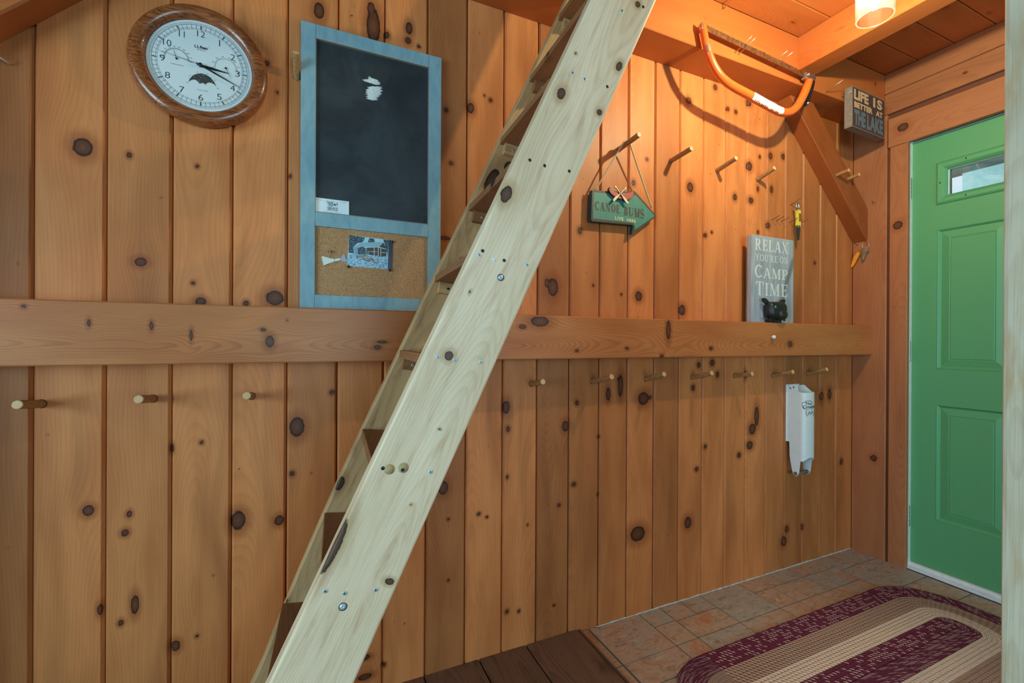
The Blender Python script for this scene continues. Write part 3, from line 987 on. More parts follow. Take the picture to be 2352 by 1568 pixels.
M_PLUG = plain('glued_wood_plug', (186, 156, 108), .6, var=.2, scale=500)
stair = thing('ship_stair', 'steep wooden stair of two pale stringers and nine brown treads rising across the wall', 'stairs', (-0.25, -0.35, 0.013))
knots = [(1.801, .0281, .016, .011), (1.9476, .1226, .014, .009), (1.822, .1246, .009, .008), (1.5371, .0128, .022, .013), (1.1864, .0453, .011, .010), (2.1093, .1029, .009, .008), (.79, -.001, .062, .014), (.7574, .1231, .007, .011), (1.902, .02, .004, .004), (2.17, .06, .02, .01), (1.05, .09, .003, .004), (.90, .1, .003, .003), (1.32, .03, .006, .003)]
u_foot = 0.013 / SD[2]


def foot(u, w):
    # square-cut foot resting level on the floor
    f = np.clip((0.30 - u) / 0.28, 0, 1)
    return f * w * (math.tan(PI / 2 - th_))


near = timber('stringer', M_STAIR, sp(0, 0, 0), SD, SW, -ST, 2.72, 0.1405, 0.038, knots=knots, parent=stair, ch=0.005, du=0.005, sub=28, u0=u_foot, tone=(.7, .4, .10, .02), rnd=3, shear=foot)


def bow(u):
    return 0.0155 * np.clip((1.25 - u) / 0.75, -.2, 1.2) ** 3 * (u < 1.25) - 0.006 * np.clip((u - 1.2) / 1.1, 0, 1.3)


far = timber('stringer', M_STAIR2, sp(0, 0, S2), SD, SW, -ST, 2.72, 0.1405, 0.038, knots=[(1.715, .03, .05, .02), (1.78, .06, .025, .02), (1.47, .045, .006, .005), (.80, .006, .022, .012), (.50, .0, .01, .005)], parent=stair, ch=0.004, du=0.008, sub=20, u0=u_foot, tone=(.5, .6, .05, .02), rnd=2, bow=bow, shear=foot)

TU = [.4939, .7229, .9459, 1.170, 1.3966, 1.6216, 1.8439, 2.0646, 2.2916, 2.516]
TWO = [.0086, .0057, .0004, -.0005, -.002, -.0015, -.0035, -.0044, -.006, -.006]
for i, (tu, tw) in enumerate(zip(TU, TWO)):
    kn = []
    if i == 5:
        kn = [(.105, .01, .012, .03), (.12, .0, .01, .02)]
    if i == 7:
        kn = [(.2, -.009, .014, .012)]
    if i == 0:
        kn = [(.26, .06, .035, .02)]
    O = sp(tu, tw, 0.0385)
    timber('tread', M_TREAD, O, ST, SN, SZ, S2 - 0.039, 0.139, 0.0198, knots=kn, parent=stair, ch=0.0015, du=0.012, sub=10)


def screw(parent, P, nrm, r=0.0042, mat=None, phil=True, name='screw'):
    """pan head with a cross recess"""
    mb = MB()
    P = Vector(P)
    n = Vector(nrm).normalized()
    mb.lathe([(0, .0006), (r * .72, .0006), (r * .96, .0004), (r, .0), (r, -.002)], P, n, 14)
    if phil:
        a = Vector((0, 0, 1)) if abs(n.z) < .9 else Vector((1, 0, 0))
        x = a.cross(n).normalized()
        y = n.cross(x)
        for d, e in ((x, y), (y, x)):
            q = P + n * .00075
            mb.flat([(q + d * r * .6 + e * r * .13)[:], (q - d * r * .6 + e * r * .13)[:], (q - d * r * .6 - e * r * .13)[:], (q + d * r * .6 - e * r * .13)[:]], 1, nrm)
    return mb.build(name, [mat or M_ZINC, M_BLACKMETAL], parent)


for (u, w) in [(2.0659, .0755), (1.8582, .0317), (1.8651, .0622), (1.3951, .0153), (1.4281, .1151), (1.1757, .0264), (1.184, .06), (1.2024, .1099), (.9689, .1083), (.7142, .0203), (.7185, .0541), (.7373, .1049)]:
    screw(near, sp(u, w, -0.0003), -ST)
mb = MB()
mb.lathe([(0, .0006), (.0042, .0004), (.0044, 0), (.0044, -.002)], sp(1.4028, .047, 0), -ST, 16)
mb.build('screw', M_WHITE, near)
for (u, w) in [(.9453, .021), (.9547, .0565), (1.4067, .0179), (1.4118, .0668), (1.6301, .0272), (1.6386, .0613), (1.6608, .1163), (1.8862, .1169), (2.1142, .1177)]:
    mb = MB()
    mb.lathe([(0, .0006), (.003, .0006), (.0036, .0002), (.0036, -.002)], sp(u, w, 0), -ST, 14)
    mb.build('screw', M_BLACKMETAL, near)
for (u, w) in [(1.3766, .075), (.6957, .0616)]:
    P = sp(u, w, 0)
    mb = MB()
    mb.lathe([(0, .0008), (.0020, .0008), (.0022, .0016), (.0034, .0016), (.0036, .0010), (.0056, .0009), (.0058, .0003), (.0072, .0002)], P, -ST, 18)
    mb.lathe([(.0062, .0006), (.0074, .0005), (.0076, -.001)], P, -ST, 18, mi=1)
    mb.build('lag_bolt', [M_ZINC, M_BLACKMETAL], near)
for (u, w) in [(.9475, .0330), (.9585, .0560)]:
    mb = MB()
    mb.lathe([(0, .0003), (.0098, .0003), (.0100, -.001)], sp(u, w, 0), -ST, 22)
    mb.build('wood_plug', M_PLUG, near)

# cleats under the treads on the far stringer
for i, (tu, tw) in enumerate(zip(TU, TWO)):
    O = sp(tu, tw, S2) - SZ * 0.0199 + SN * 0.011
    c = timber('cleat', M_TREAD if i % 2 else M_STAIR2, O, SN, -SZ, -ST, 0.105, 0.030, 0.0001, parent=stair, ch=0.0) if False else None
    Oc = O - ST * 0.021
    c = timber('cleat', M_TREAD if i % 2 else M_STAIR2, Oc, SN, -SZ, -ST, 0.105, 0.030, 0.0205, parent=stair, ch=0.0012, du=0.02, sub=3)
    screw(c, Oc + SN * 0.024 - SZ * 0.016 - ST * 0.0004, -ST, 0.0036, M_ZINC if i != 4 else M_BLACKMETAL)

# ------------------------------------------------------------------ wooden pegs
def peg_proto():
    return None


def peg(name, x, z, L, tip_z, label, group, r=0.0095, base=(0, 0, 0)):
    y0 = base[1]
    mb = MB()
    B = Vector((x, y0 + 0.012, z - (tip_z - z) * 0.012 / L))
    T = Vector((x + base[0], y0 - L, tip_z))
    d = (T - B).normalized()
    mb.tube([B[:], (T - d * .0012)[:]], r, 20, 0, caps=False)
    mb.lathe([(0, 0), (r * .86, -.0001), (r, -.0012)], T[:], d[:], 20, 1, smooth=False)
    mb.lathe([(r, 0.0004), (r + .0012, 0.0004), (r + .0012, -.002)], (x, y0, z), NY, 20, 2)
    o = mb.build(name, [M_PEGS, M_PEGEND, M_DARKGAP], None, (x, y0, z))
    return tag(o, label, 'peg', group)


def dowel_mat(name, a, b, end=False):
    t = NT(name)
    p = t.obj()
    x, y, z = t.sep(p)
    n = t.noise(t.comb(t.math('MULTIPLY', x, 500.0), t.math('MULTIPLY', y, 25.0), t.math('MULTIPLY', z, 500.0)), 1.0, 3.0, 0.6)
    return t.bsdf(t.mix(t.step(n, .3, .7), s2l(a), s2l(b)), 0.5, 0, 0.35, bump=n, bstr=0.2, bdist=.0004)


M_PEGS = dowel_mat('birch_peg', (186, 138, 88), (148, 100, 60))
M_PEGEND = dowel_mat('peg_end_grain', (224, 182, 134), (204, 158, 110))
G1, G2 = 'pegs in the row above the ledge beam', 'pegs in the row below the ledge beam'
peg('coat_peg', 1.0940, 1.833, .118, 1.842, 'long peg above the beam holding the rope of the green arrow sign', G1)
peg('coat_peg', 1.3575, 1.8325, .111, 1.842, 'empty peg above the beam, next one past the arrow sign', G1)
peg('coat_peg', 1.6209, 1.8345, .0985, 1.8545, 'empty peg above the beam, second past the arrow sign', G1)
peg('coat_peg', 1.8785, 1.8348, .085, 1.8600, 'empty peg above the beam, third past the arrow sign and nearest the knee brace', G1)
peg('coat_peg', -0.0372, 1.8338, .055, 1.8745, 'peg tucked against the blue chalkboard edge, beside the clock', G1, r=.0088)
for (x, z, L, tz, lab) in [(-.576, .932, .0967, .9426, 'peg under the ledge beam farthest from the door'),
                           (-.3642, .934, .105, .945, 'peg under the ledge beam, second from the clock end'),
                           (-.1456, .9305, .10, .943, 'short looking peg under the ledge beam below the chalkboard edge'),
                           (.7175, .934, .088, .9488, 'stubby peg under the ledge beam just past the stair'),
                           (.9754, .9341, .121, .9610, 'peg under the ledge beam, second past the stair'),
                           (1.232, .9346, .1043, .9623, 'peg under the ledge beam, third past the stair'),
                           (1.481, .9343, .1047, .9606, 'peg under the ledge beam, fourth past the stair'),
                           (1.7355, .9343, .0909, .9504, 'level peg under the ledge beam, fifth past the stair'),
                           (1.9904, .9286, .0996, .9532, 'peg directly above the white can crusher'),
                           (2.2479, .9321, .0927, .9591, 'last peg under the ledge beam, nearest the corner post')]:
    peg('coat_peg', x, z, L, tz, lab, G2)
peg('coat_peg', 2.352, 1.9067, .058, 1.912, 'pale peg in the knee brace, farther from the door', 'pegs in the knee brace', r=.0085, base=(0, -.069, 0))
peg('coat_peg', 2.446, 1.9025, .052, 1.909, 'pale peg in the knee brace, closer to the door', 'pegs in the knee brace', r=.0085, base=(0, -.069, 0))
# the peg hole left empty beside the chalkboard
# ------------------------------------------------------------------ nails
def nail(x, z, y0, L, rise, label, group, r=0.0013, mat=None, dx=0.0):
    mb = MB()
    mb.tube([(x, y0 + .006, z - rise * .006 / L), (x + dx, y0 - L, z + rise)], r, 8)
    mb.lathe([(0, .0008), (r * 1.8, .0006), (r * 1.9, 0), (r, -.0005)], (x + dx, y0 - L, z + rise), (0, -1, .2), 10)
    o = mb.build('nail', mat or M_IRON, None, (x, y0, z))
    return tag(o, label, 'nail', group)


ords = ['first', 'second', 'third', 'fourth', 'fifth', 'sixth']
for i, (x, z, L, tz) in enumerate([(1.9761, 1.6591, .0401, .0126), (2.0101, 1.6591, .0367, .0129), (2.0445, 1.6591, .0382, .0135), (2.1049, 1.6628, .038, .013), (2.1493, 1.667, .0347, .0093), (2.1868, 1.6704, .0354, .0069)]):
    nail(x, z, 0, L, tz, 'thin dark nail, %s from the stair in the row above the grey sign' % ords[i], 'nails in a row above the grey sign')

# ------------------------------------------------------------------ wall clock
CX, CZ, CYF = -0.2600, 1.7950, -0.026


def clockwood():
    t = NT('dark_oak_rim')
    p = t.obj()
    x, y, z = t.sep(p)
    n = t.noise(t.comb(t.math('MULTIPLY', x, 26.0), t.math('MULTIPLY', y, 300.0), t.math('MULTIPLY', z, 320.0)), 1.0, 4.0, 0.65, 0.3)
    b = t.noise(t.comb(t.math('MULTIPLY', x, 10.0), y, t.math('MULTIPLY', z, 40.0)), 1.0, 2.0, 0.5, 0.6)
    c = t.mix(t.step(n, .35, .68), s2l((176, 98, 50)), s2l((98, 50, 26)))
    c = t.mix(t.math('MULTIPLY', t.step(b, .4, .7), .4), c, s2l((84, 46, 26)))
    return t.bsdf(c, .3, 0, .5, bump=n, bstr=.15, bdist=.0005, coat=.3)


M_OAK = clockwood()
M_DIAL = plain('clock_dial', (216, 220, 218), .35)
M_INK = plain('black_ink', (26, 28, 34), .5)
M_GREYINK = plain('grey_ink', (96, 104, 112), .5)
M_HAND = plain('clock_hand', (30, 34, 40), .35, .3)
M_NIGHT = plain('night_disc', (64, 60, 56), .5)
M_STAR = plain('star_dots', (236, 224, 190), .5)
M_BRASS = plain('dull_brass', (178, 140, 80), .35, .85)
clock = thing('wall_clock', 'round oak rimmed wall clock with thermometer and moon dials on the board wall', 'clock', (CX, 0, CZ))
mb = MB()
pr = [(.112, -.004), (.1145, .024)]
for i in range(15):
    a = PI - PI * i / 14 * 0.93
    pr.append((.1345 + .0185 * math.cos(a), .024 + .017 * math.sin(a) if i < 9 else .024 + .017 * math.sin(a)))
pr += [(.152, .018), (.150, .006), (.146, .0)]
mb.lathe(pr, (CX, 0, CZ), NY, 96)
mb.build('rim', M_OAK, clock)
# the scarf joints of the rim
for an in (128, 232, 308, 52):
    mb = MB()
    a = math.radians(an)
    for i in range(14):
        q = PI - PI * i / 14 * .93
        q2 = PI - PI * (i + 1) / 14 * .93
        pts = []
        for (qq, s) in ((q, -1), (q2, -1), (q2, 1), (q, 1)):
            r = .1345 + .01865 * math.cos(qq)
            y = -(.024 + .01715 * math.sin(qq))
            aa = a + s * .0028
            pts.append((CX + r * math.cos(aa), y, CZ + r * math.sin(aa)))
        mb.flat(pts, 0)
    mb.build('joint_line', M_BLACKMETAL, clock)
MB().lathe([(0, .0255), (.1150, .0255), (.1150, .002)], (CX, 0, CZ), NY, 64, smooth=False).build('dial', M_DIAL, clock)
FY = -0.0259


def cf(x, z):
    return (x, FY, z)


mb = MB()
R1, R2 = .0940, .1000


def circ(mb, cx, cz, r0, r1, a0=0, a1=360, n=96, mi=0, f=cf):
    for i in range(n):
        a, b = (math.radians(a0 + (a1 - a0) * k / n) for k in (i, i + 1))
        mb.flat([f(cx + r0 * math.cos(a), cz + r0 * math.sin(a)), f(cx + r1 * math.cos(a), cz + r1 * math.sin(a)), f(cx + r1 * math.cos(b), cz + r1 * math.sin(b)), f(cx + r0 * math.cos(b), cz + r0 * math.sin(b))], mi)


def tick(mb, cx, cz, an, r0, r1, w, mi=0, f=cf):
    a = math.radians(an)
    c, s = math.cos(a), math.sin(a)
    mb.flat([f(cx + r0 * c - w * s, cz + r0 * s + w * c), f(cx + r0 * c + w * s, cz + r0 * s - w * c), f(cx + r1 * c + w * s, cz + r1 * s - w * c), f(cx + r1 * c - w * s, cz + r1 * s + w * c)], mi)


for r in (.0925, .0955, .1035, .1085):
    circ(mb, CX, CZ, r - .00022, r + .00022)
for i in range(60):
    tick(mb, CX, CZ, 6 * i, .0925, .1035, .0003 if i % 5 else .0008)
for i in range(300):
    tick(mb, CX, CZ, 1.2 * i, .1035, .1062 if i % 5 else .1085, .00018)
mb.build('minute_track', M_INK, clock)
for h in range(1, 13):
    mb = MB()
    a = math.radians(90 - 30 * h)
    r = .0815 if h not in (12, 11, 10) else .0825
    cx, cz = CX + r * math.cos(a), CZ + r * math.sin(a)
    w = .0085 if h >= 10 else (.0010 if h == 1 else .0052)
    if h == 11:
        w = .006
    put_text(mb, str(h), cx - w, cx + w, cz - .0078, cz + .0078, cf, bold=-.012)
    a5 = math.radians(90 - 30 * h)
    put_text(mb, str(h * 5), CX + .0995 * math.cos(a5) - .0028, CX + .0995 * math.cos(a5) + .0028, CZ + .0995 * math.sin(a5) - .002, CZ + .0995 * math.sin(a5) + .002, cf, mi=1)
    mb.build('numeral', [M_INK, M_GREYINK], clock)
mb = MB()
put_text(mb, 'L.L.Bean', -.2740, -.2460, 1.8400, 1.8475, cf, bold=.03)
put_text(mb, '\u00ae', -.2452, -.2430, 1.8453, 1.8475, cf)
put_text(mb, 'QUARTZ', -.2690, -.2500, 1.8345, 1.8382, cf, mi=1)
mb.build('lettering', [M_INK, M_GREYINK], clock)


def subdial(name, cx, cz, r, a0, a1, step, names, caption, cap_rect, hand, hand_back, double=True):
    mb = MB()
    circ(mb, cx, cz, r - .0002, r + .0002, a1, a0, 40)
    circ(mb, cx, cz, r - .0024, r - .0020, a1, a0, 40)
    n = int(round((a0 - a1) / step))
    for i in range(n + 1):
        tick(mb, cx, cz, a0 - step * i, r - .0024, r + (.001 if i % 5 == 0 else 0), .00015)
    for i, s in enumerate(names):
        a = math.radians(a0 - (a0 - a1) * i / (len(names) - 1))
        x, z = cx + (r + .0042) * math.cos(a), cz + (r + .0042) * math.sin(a)
        put_text(mb, s, x - .0024 * len(s) / 2, x + .0024 * len(s) / 2, z - .0014, z + .0014, cf)
    if caption:
        put_text(mb, caption, *cap_rect, cf)
    o = mb.build(name, M_GREYINK, clock)
    h = MB()
    a = math.radians(hand)
    L = hand_back
    c, s = math.cos(a), math.sin(a)
    f2 = lambda x, z: (x, FY - .0016, z)
    h.flat([f2(cx - .0007 * s, cz + .0007 * c), f2(cx + .0007 * s, cz - .0007 * c), f2(cx + L * c + .0003 * s, cz + L * s - .0003 * c), f2(cx + L * c - .0003 * s, cz + L * s + .0003 * c)])
    h.lathe([(0, .0024), (.0022, .0022), (.0025, .001), (.0025, 0)], (cx, FY, cz), NY, 16)
    h.build('pointer', M_HAND, o)
    return o


subdial('thermometer_dial', -.3118, 1.8005, .0262, 182, -2, 2.6, ['30', '40', '50', '60', '70', '80', '90', '100', '110', '120'], 'THERMOMETER', (-.3250, -.2970, 1.7845, 1.7868), 106, .0225)
subdial('hygrometer_dial', -.2050, 1.8030, .0258, 190, -10, 10, ['30', '40', '50', '60', '70', '80', '90', '100'], '%', (-.2095, -.2062, 1.7935, 1.7960), -65, .027)
moon = [(-.2859, 1.7481), (-.2838, 1.7561), (-.2776, 1.7661), (-.2687, 1.7726), (-.2598, 1.776), (-.2489, 1.7754), (-.2389, 1.7704), (-.2306, 1.7604), (-.2263, 1.7495), (-.2306, 1.7544), (-.2361, 1.7565), (-.2416, 1.7567), (-.247, 1.7539), (-.2501, 1.7488), (-.2534, 1.7517), (-.2579, 1.7517), (-.2623, 1.7482), (-.266, 1.7529), (-.2704, 1.7561), (-.2758, 1.7563), (-.2811, 1.7535)]
mb = MB()
for i in range(9):          # fan over the arc, kept as strips so the concave outline fills cleanly
    pass
lowx = [p for p in moon[8:]] + [moon[0]]


def low_at(x):
    L = sorted(lowx)
    for a, b in zip(L[:-1], L[1:]):
        if a[0] <= x <= b[0]:
            return a[1] + (b[1] - a[1]) * (x - a[0]) / max(b[0] - a[0], 1e-9)
    return L[0][1]


def up_at(x):
    L = moon[:9]
    for a, b in zip(L[:-1], L[1:]):
        if a[0] <= x <= b[0]:
            return a[1] + (b[1] - a[1]) * (x - a[0]) / (b[0] - a[0])
    return L[-1][1]


xs = np.linspace(moon[0][0], moon[8][0], 60)
for a, b in zip(xs[:-1], xs[1:]):
    mb.flat([cf(a, low_at(a)), cf(b, low_at(b)), cf(b, up_at(b) + 1e-6), cf(a, up_at(a) + 1e-6)], 0)
f3 = lambda x, z: (x, FY - .0002, z)
for i in range(26):
    x = random.uniform(-.278, -.234)
    lo, hi = low_at(x), up_at(x)
    if hi - lo < .006:
        continue
    z = random.uniform(lo + .003, hi - .002)
    r = random.choice((.0003, .0004, .0007))
    mb.flat([f3(x + r * math.cos(q), z + r * math.sin(q)) for q in (0, 1.05, 2.1, 3.14, 4.19, 5.24)], 1)
md = mb.build('moon_dial', [M_NIGHT, M_STAR], clock)
mb = MB()
put_text(mb, 'MOON PHASE', -.2677, -.2442, 1.7315, 1.7336, cf)
for i in range(30):
    a = math.radians(178 - 176 * i / 29)
    tick(mb, -.2560, 1.7475, 178 - 176 * i / 29, .0312, .0322, .00015)
for i, s in enumerate(['29', '3', '6', '9', '12', '15']):
    a = math.radians(186 - 190 * i / 5)
    x, z = -.2560 + .0335 * math.cos(a), 1.7480 + .0315 * math.sin(a)
    put_text(mb, s, x - .0011 * len(s), x + .0011 * len(s), z - .0013, z + .0013, cf)
mb.build('lettering', M_GREYINK, clock)


def hand(name, an, L, w, tail, y, mat):
    h = MB()
    a = math.radians(an)
    c, s = math.cos(a), math.sin(a)
    f = lambda l, q: (CX + l * c - q * s, y, CZ + l * s + q * c)
    pts = [f(-tail, w * .5), f(-tail, -w * .5), f(L * .35, -w), f(L, -w * .2), f(L, w * .2), f(L * .35, w)]
    h.poly(pts, (0, .0007, 0))
    h.lathe([(0, .001), (w * 1.6, .001), (w * 1.6, -.001)], (CX, y, CZ), NY, 18)
    return h.build(name, mat, clock)


hand('hour_hand', -5.5, .0620, .0030, .008, FY - .0035, M_HAND)
hand('minute_hand', -23.5, .0960, .0019, .010, FY - .0052, M_HAND)
sh_ = hand('second_hand', 170.5, .0890, .0005, .030, FY - .0066, M_HAND)
MB().lathe([(0, .0052), (.0035, .005), (.0048, .0035), (.005, 0)], (CX, FY - .004, CZ), NY, 18).build('hand_cap', M_HAND, clock)

# ------------------------------------------------------------------ chalkboard with cork panel
def paint_mat(name, a, b, chip):
    t = NT(name)
    p = t.obj()
    x, y, z = t.sep(p)
    n = t.noise(t.comb(t.math('MULTIPLY', x, 60.0), y, t.math('MULTIPLY', z, 18.0)), 1.0, 4.0, .6)
    d = t.noise(p, 210.0, 2.0, .5)
    c = t.mix(t.step(n, .35, .7), s2l(a), s2l(b))
    c = t.mix(t.math('MULTIPLY', t.step(d, .76, .82), .8), c, s2l(chip))
    return t.bsdf(c, .48, 0, .35, bump=n, bstr=.15, bdist=.0006)


M_BLUE = paint_mat('blue_grey_paint', (142, 172, 178), (126, 158, 168), (50, 62, 70))
M_EDGE = plain('worn_paint_edge', (150, 136, 120), .6)


def slate_mat():
    t = NT('chalkboard_slate')
    p = t.obj()
    n = t.noise(p, 7.0, 4.0, .6, .5)
    d = t.noise(p, 600.0, 2.0, .5)
    c = t.mix(t.step(n, .3, .7), s2l((40, 43, 46)), s2l((58, 64, 66)))
    c = t.mix(t.math('MULTIPLY', t.step(d, .74, .8), .25), c, s2l((120, 130, 134)))
    return t.bsdf(c, .5, 0, .35, bump=d, bstr=.05, bdist=.0003)


def cork_mat():
    t = NT('cork')
    p = t.obj()
    v = t.n.new('ShaderNodeTexVoronoi')
    v.inputs['Scale'].default_value = 950
    t.put(v.inputs['Vector'], p)
    cr, cg, cb = t.sep(v.outputs['Color'])
    n = t.noise(p, 1100.0, 2.0, .7)
    c = t.mix(t.step(cr, .1, .9), s2l((216, 164, 116)), s2l((164, 112, 72)))
    c = t.mix(t.math('MULTIPLY', t.step(n, .55, .7), .6), c, s2l((100, 72, 46)))
    return t.bsdf(c, .85, 0, .2, bump=n, bstr=.5, bdist=.001)


M_SLATE, M_CORK = slate_mat(), cork_mat()
M_CHALK = plain('chalk_scrape', (206, 214, 214), .8, var=.25, scale=700)
bx0, bx1, bz0, bz1 = -.0258, .3800, 1.1735, 1.9880
cbt = thing('chalkboard', 'tall blue framed chalkboard with a cork strip standing on the ledge beam', 'chalkboard', ((bx0 + bx1) / 2, -.012, bz0))
for (nm, lo, hi) in [('stile', (bx0, -.0205, bz0), (.0128, -.0005, bz1)), ('stile', (.3402, -.0205, bz0), (bx1, -.0005, bz1)),
                     ('rail', (.0131, -.0203, 1.9490), (.3399, -.0005, bz1)), ('rail', (.0131, -.0203, 1.4125), (.3399, -.0005, 1.4525)), ('rail', (.0131, -.0203, bz0), (.3399, -.0005, 1.2155))]:
    MB().box(lo, hi, bev=.0012).build(nm, M_BLUE, cbt)
MB().box((.0131, -.0125, 1.4525), (.3399, -.006, 1.9490)).build('slate', M_SLATE, cbt)
MB().box((.0131, -.0135, 1.2155), (.3399, -.006, 1.4125)).build('cork_panel', M_CORK, cbt)
mb = MB()
for (x0, x1, z0, z1) in ((.0131, .0142, 1.4525, 1.949), (.3388, .3399, 1.4525, 1.949), (.0131, .3399, 1.947, 1.949), (.0131, .3399, 1.4525, 1.4540)):
    mb.box((x0, -.0206, z0), (x1, -.0124, z1))
mb.build('worn_edge', M_EDGE, cbt)
c1 = [(.1404, 1.8641), (.1563, 1.8703), (.1594, 1.8801), (.1691, 1.8758), (.1804, 1.8746), (.1869, 1.8711), (.1935, 1.8626), (.1805, 1.8585), (.1611, 1.8598), (.1452, 1.861)]
c2 = [(.1596, 1.8488), (.1935, 1.8559), (.1952, 1.8411), (.192, 1.8302), (.1839, 1.8216), (.1823, 1.8128), (.1694, 1.8099), (.1534, 1.8096), (.1517, 1.8243), (.1532, 1.8379)]
mb = MB()
for c in (c1, c2):
    mb = MB()
    zs = [p[1] for p in c]
    cx = sum(p[0] for p in c) / len(c)
    for i in range(34):
        z = min(zs) + (max(zs) - min(zs)) * (i + .5) / 34
        xi = []
        for a, b in zip(c, c[1:] + c[:1]):
            if (a[1] - z) * (b[1] - z) < 0:
                xi.append(a[0] + (b[0] - a[0]) * (z - a[1]) / (b[1] - a[1]))
        if len(xi) < 2:
            continue
        x0, x1 = min(xi) - random.uniform(-.003, .004), max(xi) + random.uniform(-.004, .003)
        h = .0011 if c is c2 else .0005
        mb.flat([(x0, -.0128, z - .0002), (x1, -.0128, z - h), (x1 + .002, -.0128, z), (x0 + .003, -.0128, z + h)])
    mb.build('chalk_mark', M_CHALK, cbt)

# things pinned or tucked on the board
M_PAPER = plain('white_card', (232, 236, 236), .55)
M_TGREEN = plain('printed_green', (34, 92, 84), .6)
M_TBLUE = plain('printed_blue', (44, 110, 160), .6)
M_TYEL = plain('printed_yellow', (226, 200, 90), .6)
card = thing('business_card', 'small white tree service card tucked in the bottom corner of the slate', 'card', (.059, -.0145, 1.4525))
MB().box((.0136, -.0150, 1.4526), (.1044, -.0144, 1.4950)).build('card', M_PAPER, card)
fcd = lambda x, z: (x, -.01515, z)
mb = MB()
put_text(mb, 'TREE', .0455, .0610, 1.4748, 1.4845, fcd, bold=.02)
put_text(mb, 'SERVICE', .0455, .0735, 1.4625, 1.4725, fcd, bold=.02)
sk = lambda x, z: (x + (z - 1.486) * .35, z)
put_text(mb, 'Granite', .0418, .0620, 1.4845, 1.4908, fcd, warp=sk)
for (s, a, b, c_, d_) in (('ESTIMATES', .0152, .0290, 1.4914, 1.4926), ('TREE REMOVAL', .0152, .0395, 1.4880, 1.4894), ('LICENSED', .0885, .1020, 1.4908, 1.4918), ('INSURED', .0830, .0960, 1.4885, 1.4900)):
    put_text(mb, s, a, b, c_, d_, fcd)
put_text(mb, 'for the careful preservation of', .0360, .0845, 1.4572, 1.4592, fcd, warp=lambda x, z: (x + (z - 1.458) * .3, z))
mb.build('lettering', M_TGREEN, card)
mb = MB()
mb.flat([fcd(x, z) for x, z in ((.0610, 1.4800), (.0650, 1.4835), (.0700, 1.4798), (.0655, 1.4765))], 0)
mb.flat([fcd(x, z) for x, z in ((.0625, 1.4815), (.0650, 1.4845), (.0672, 1.4818))], 1)
mb.flat([fcd(.0680 + .0016 * math.cos(q * PI / 5), 1.4858 + .0016 * math.sin(q * PI / 5)) for q in range(10)], 2)
mb.flat([fcd(x, z) for x, z in ((.0702, 1.4800), (.0716, 1.4905), (.0732, 1.4800))], 1)
mb.flat([fcd(x, z) for x, z in ((.0714, 1.4745), (.0714, 1.4800), (.0719, 1.4800), (.0719, 1.4745))], 1)
mb.build('emblem', [M_TBLUE, M_TGREEN, M_TYEL], card)

# photograph of a half built cabin
M_PSKY = plain('print_sky', (176, 214, 226), .3, var=.1, scale=120)


def leaf_mat():
    t = NT('print_foliage')
    p = t.obj()
    n = t.noise(p, 330.0, 3.0, .7)
    c = t.mix(t.step(n, .52, .64), s2l((22, 36, 44)), s2l((120, 172, 192)))
    return t.bsdf(c, .35)


def snow_mat():
    t = NT('print_snow')
    p = t.obj()
    x, y, z = t.sep(p)
    n = t.noise(t.comb(t.math('MULTIPLY', x, 120.0), y, t.math('MULTIPLY', z, 330.0)), 1.0, 3.0, .6, .4)
    c = t.mix(t.step(n, .45, .62), s2l((168, 208, 226)), s2l((70, 116, 146)))
    return t.bsdf(c, .35)


def log_mat():
    t = NT('print_logs')
    p = t.obj()
    x, y, z = t.sep(p)
    n = t.noise(t.comb(t.math('MULTIPLY', x, 90.0), y, t.math('MULTIPLY', t.math('ADD', z, t.math('MULTIPLY', x, .25)), 520.0)), 1.0, 3.0, .7, .3)
    c = t.mix(t.step(n, .42, .58), s2l((48, 46, 52)), s2l((190, 186, 180)))
    return t.bsdf(c, .35)


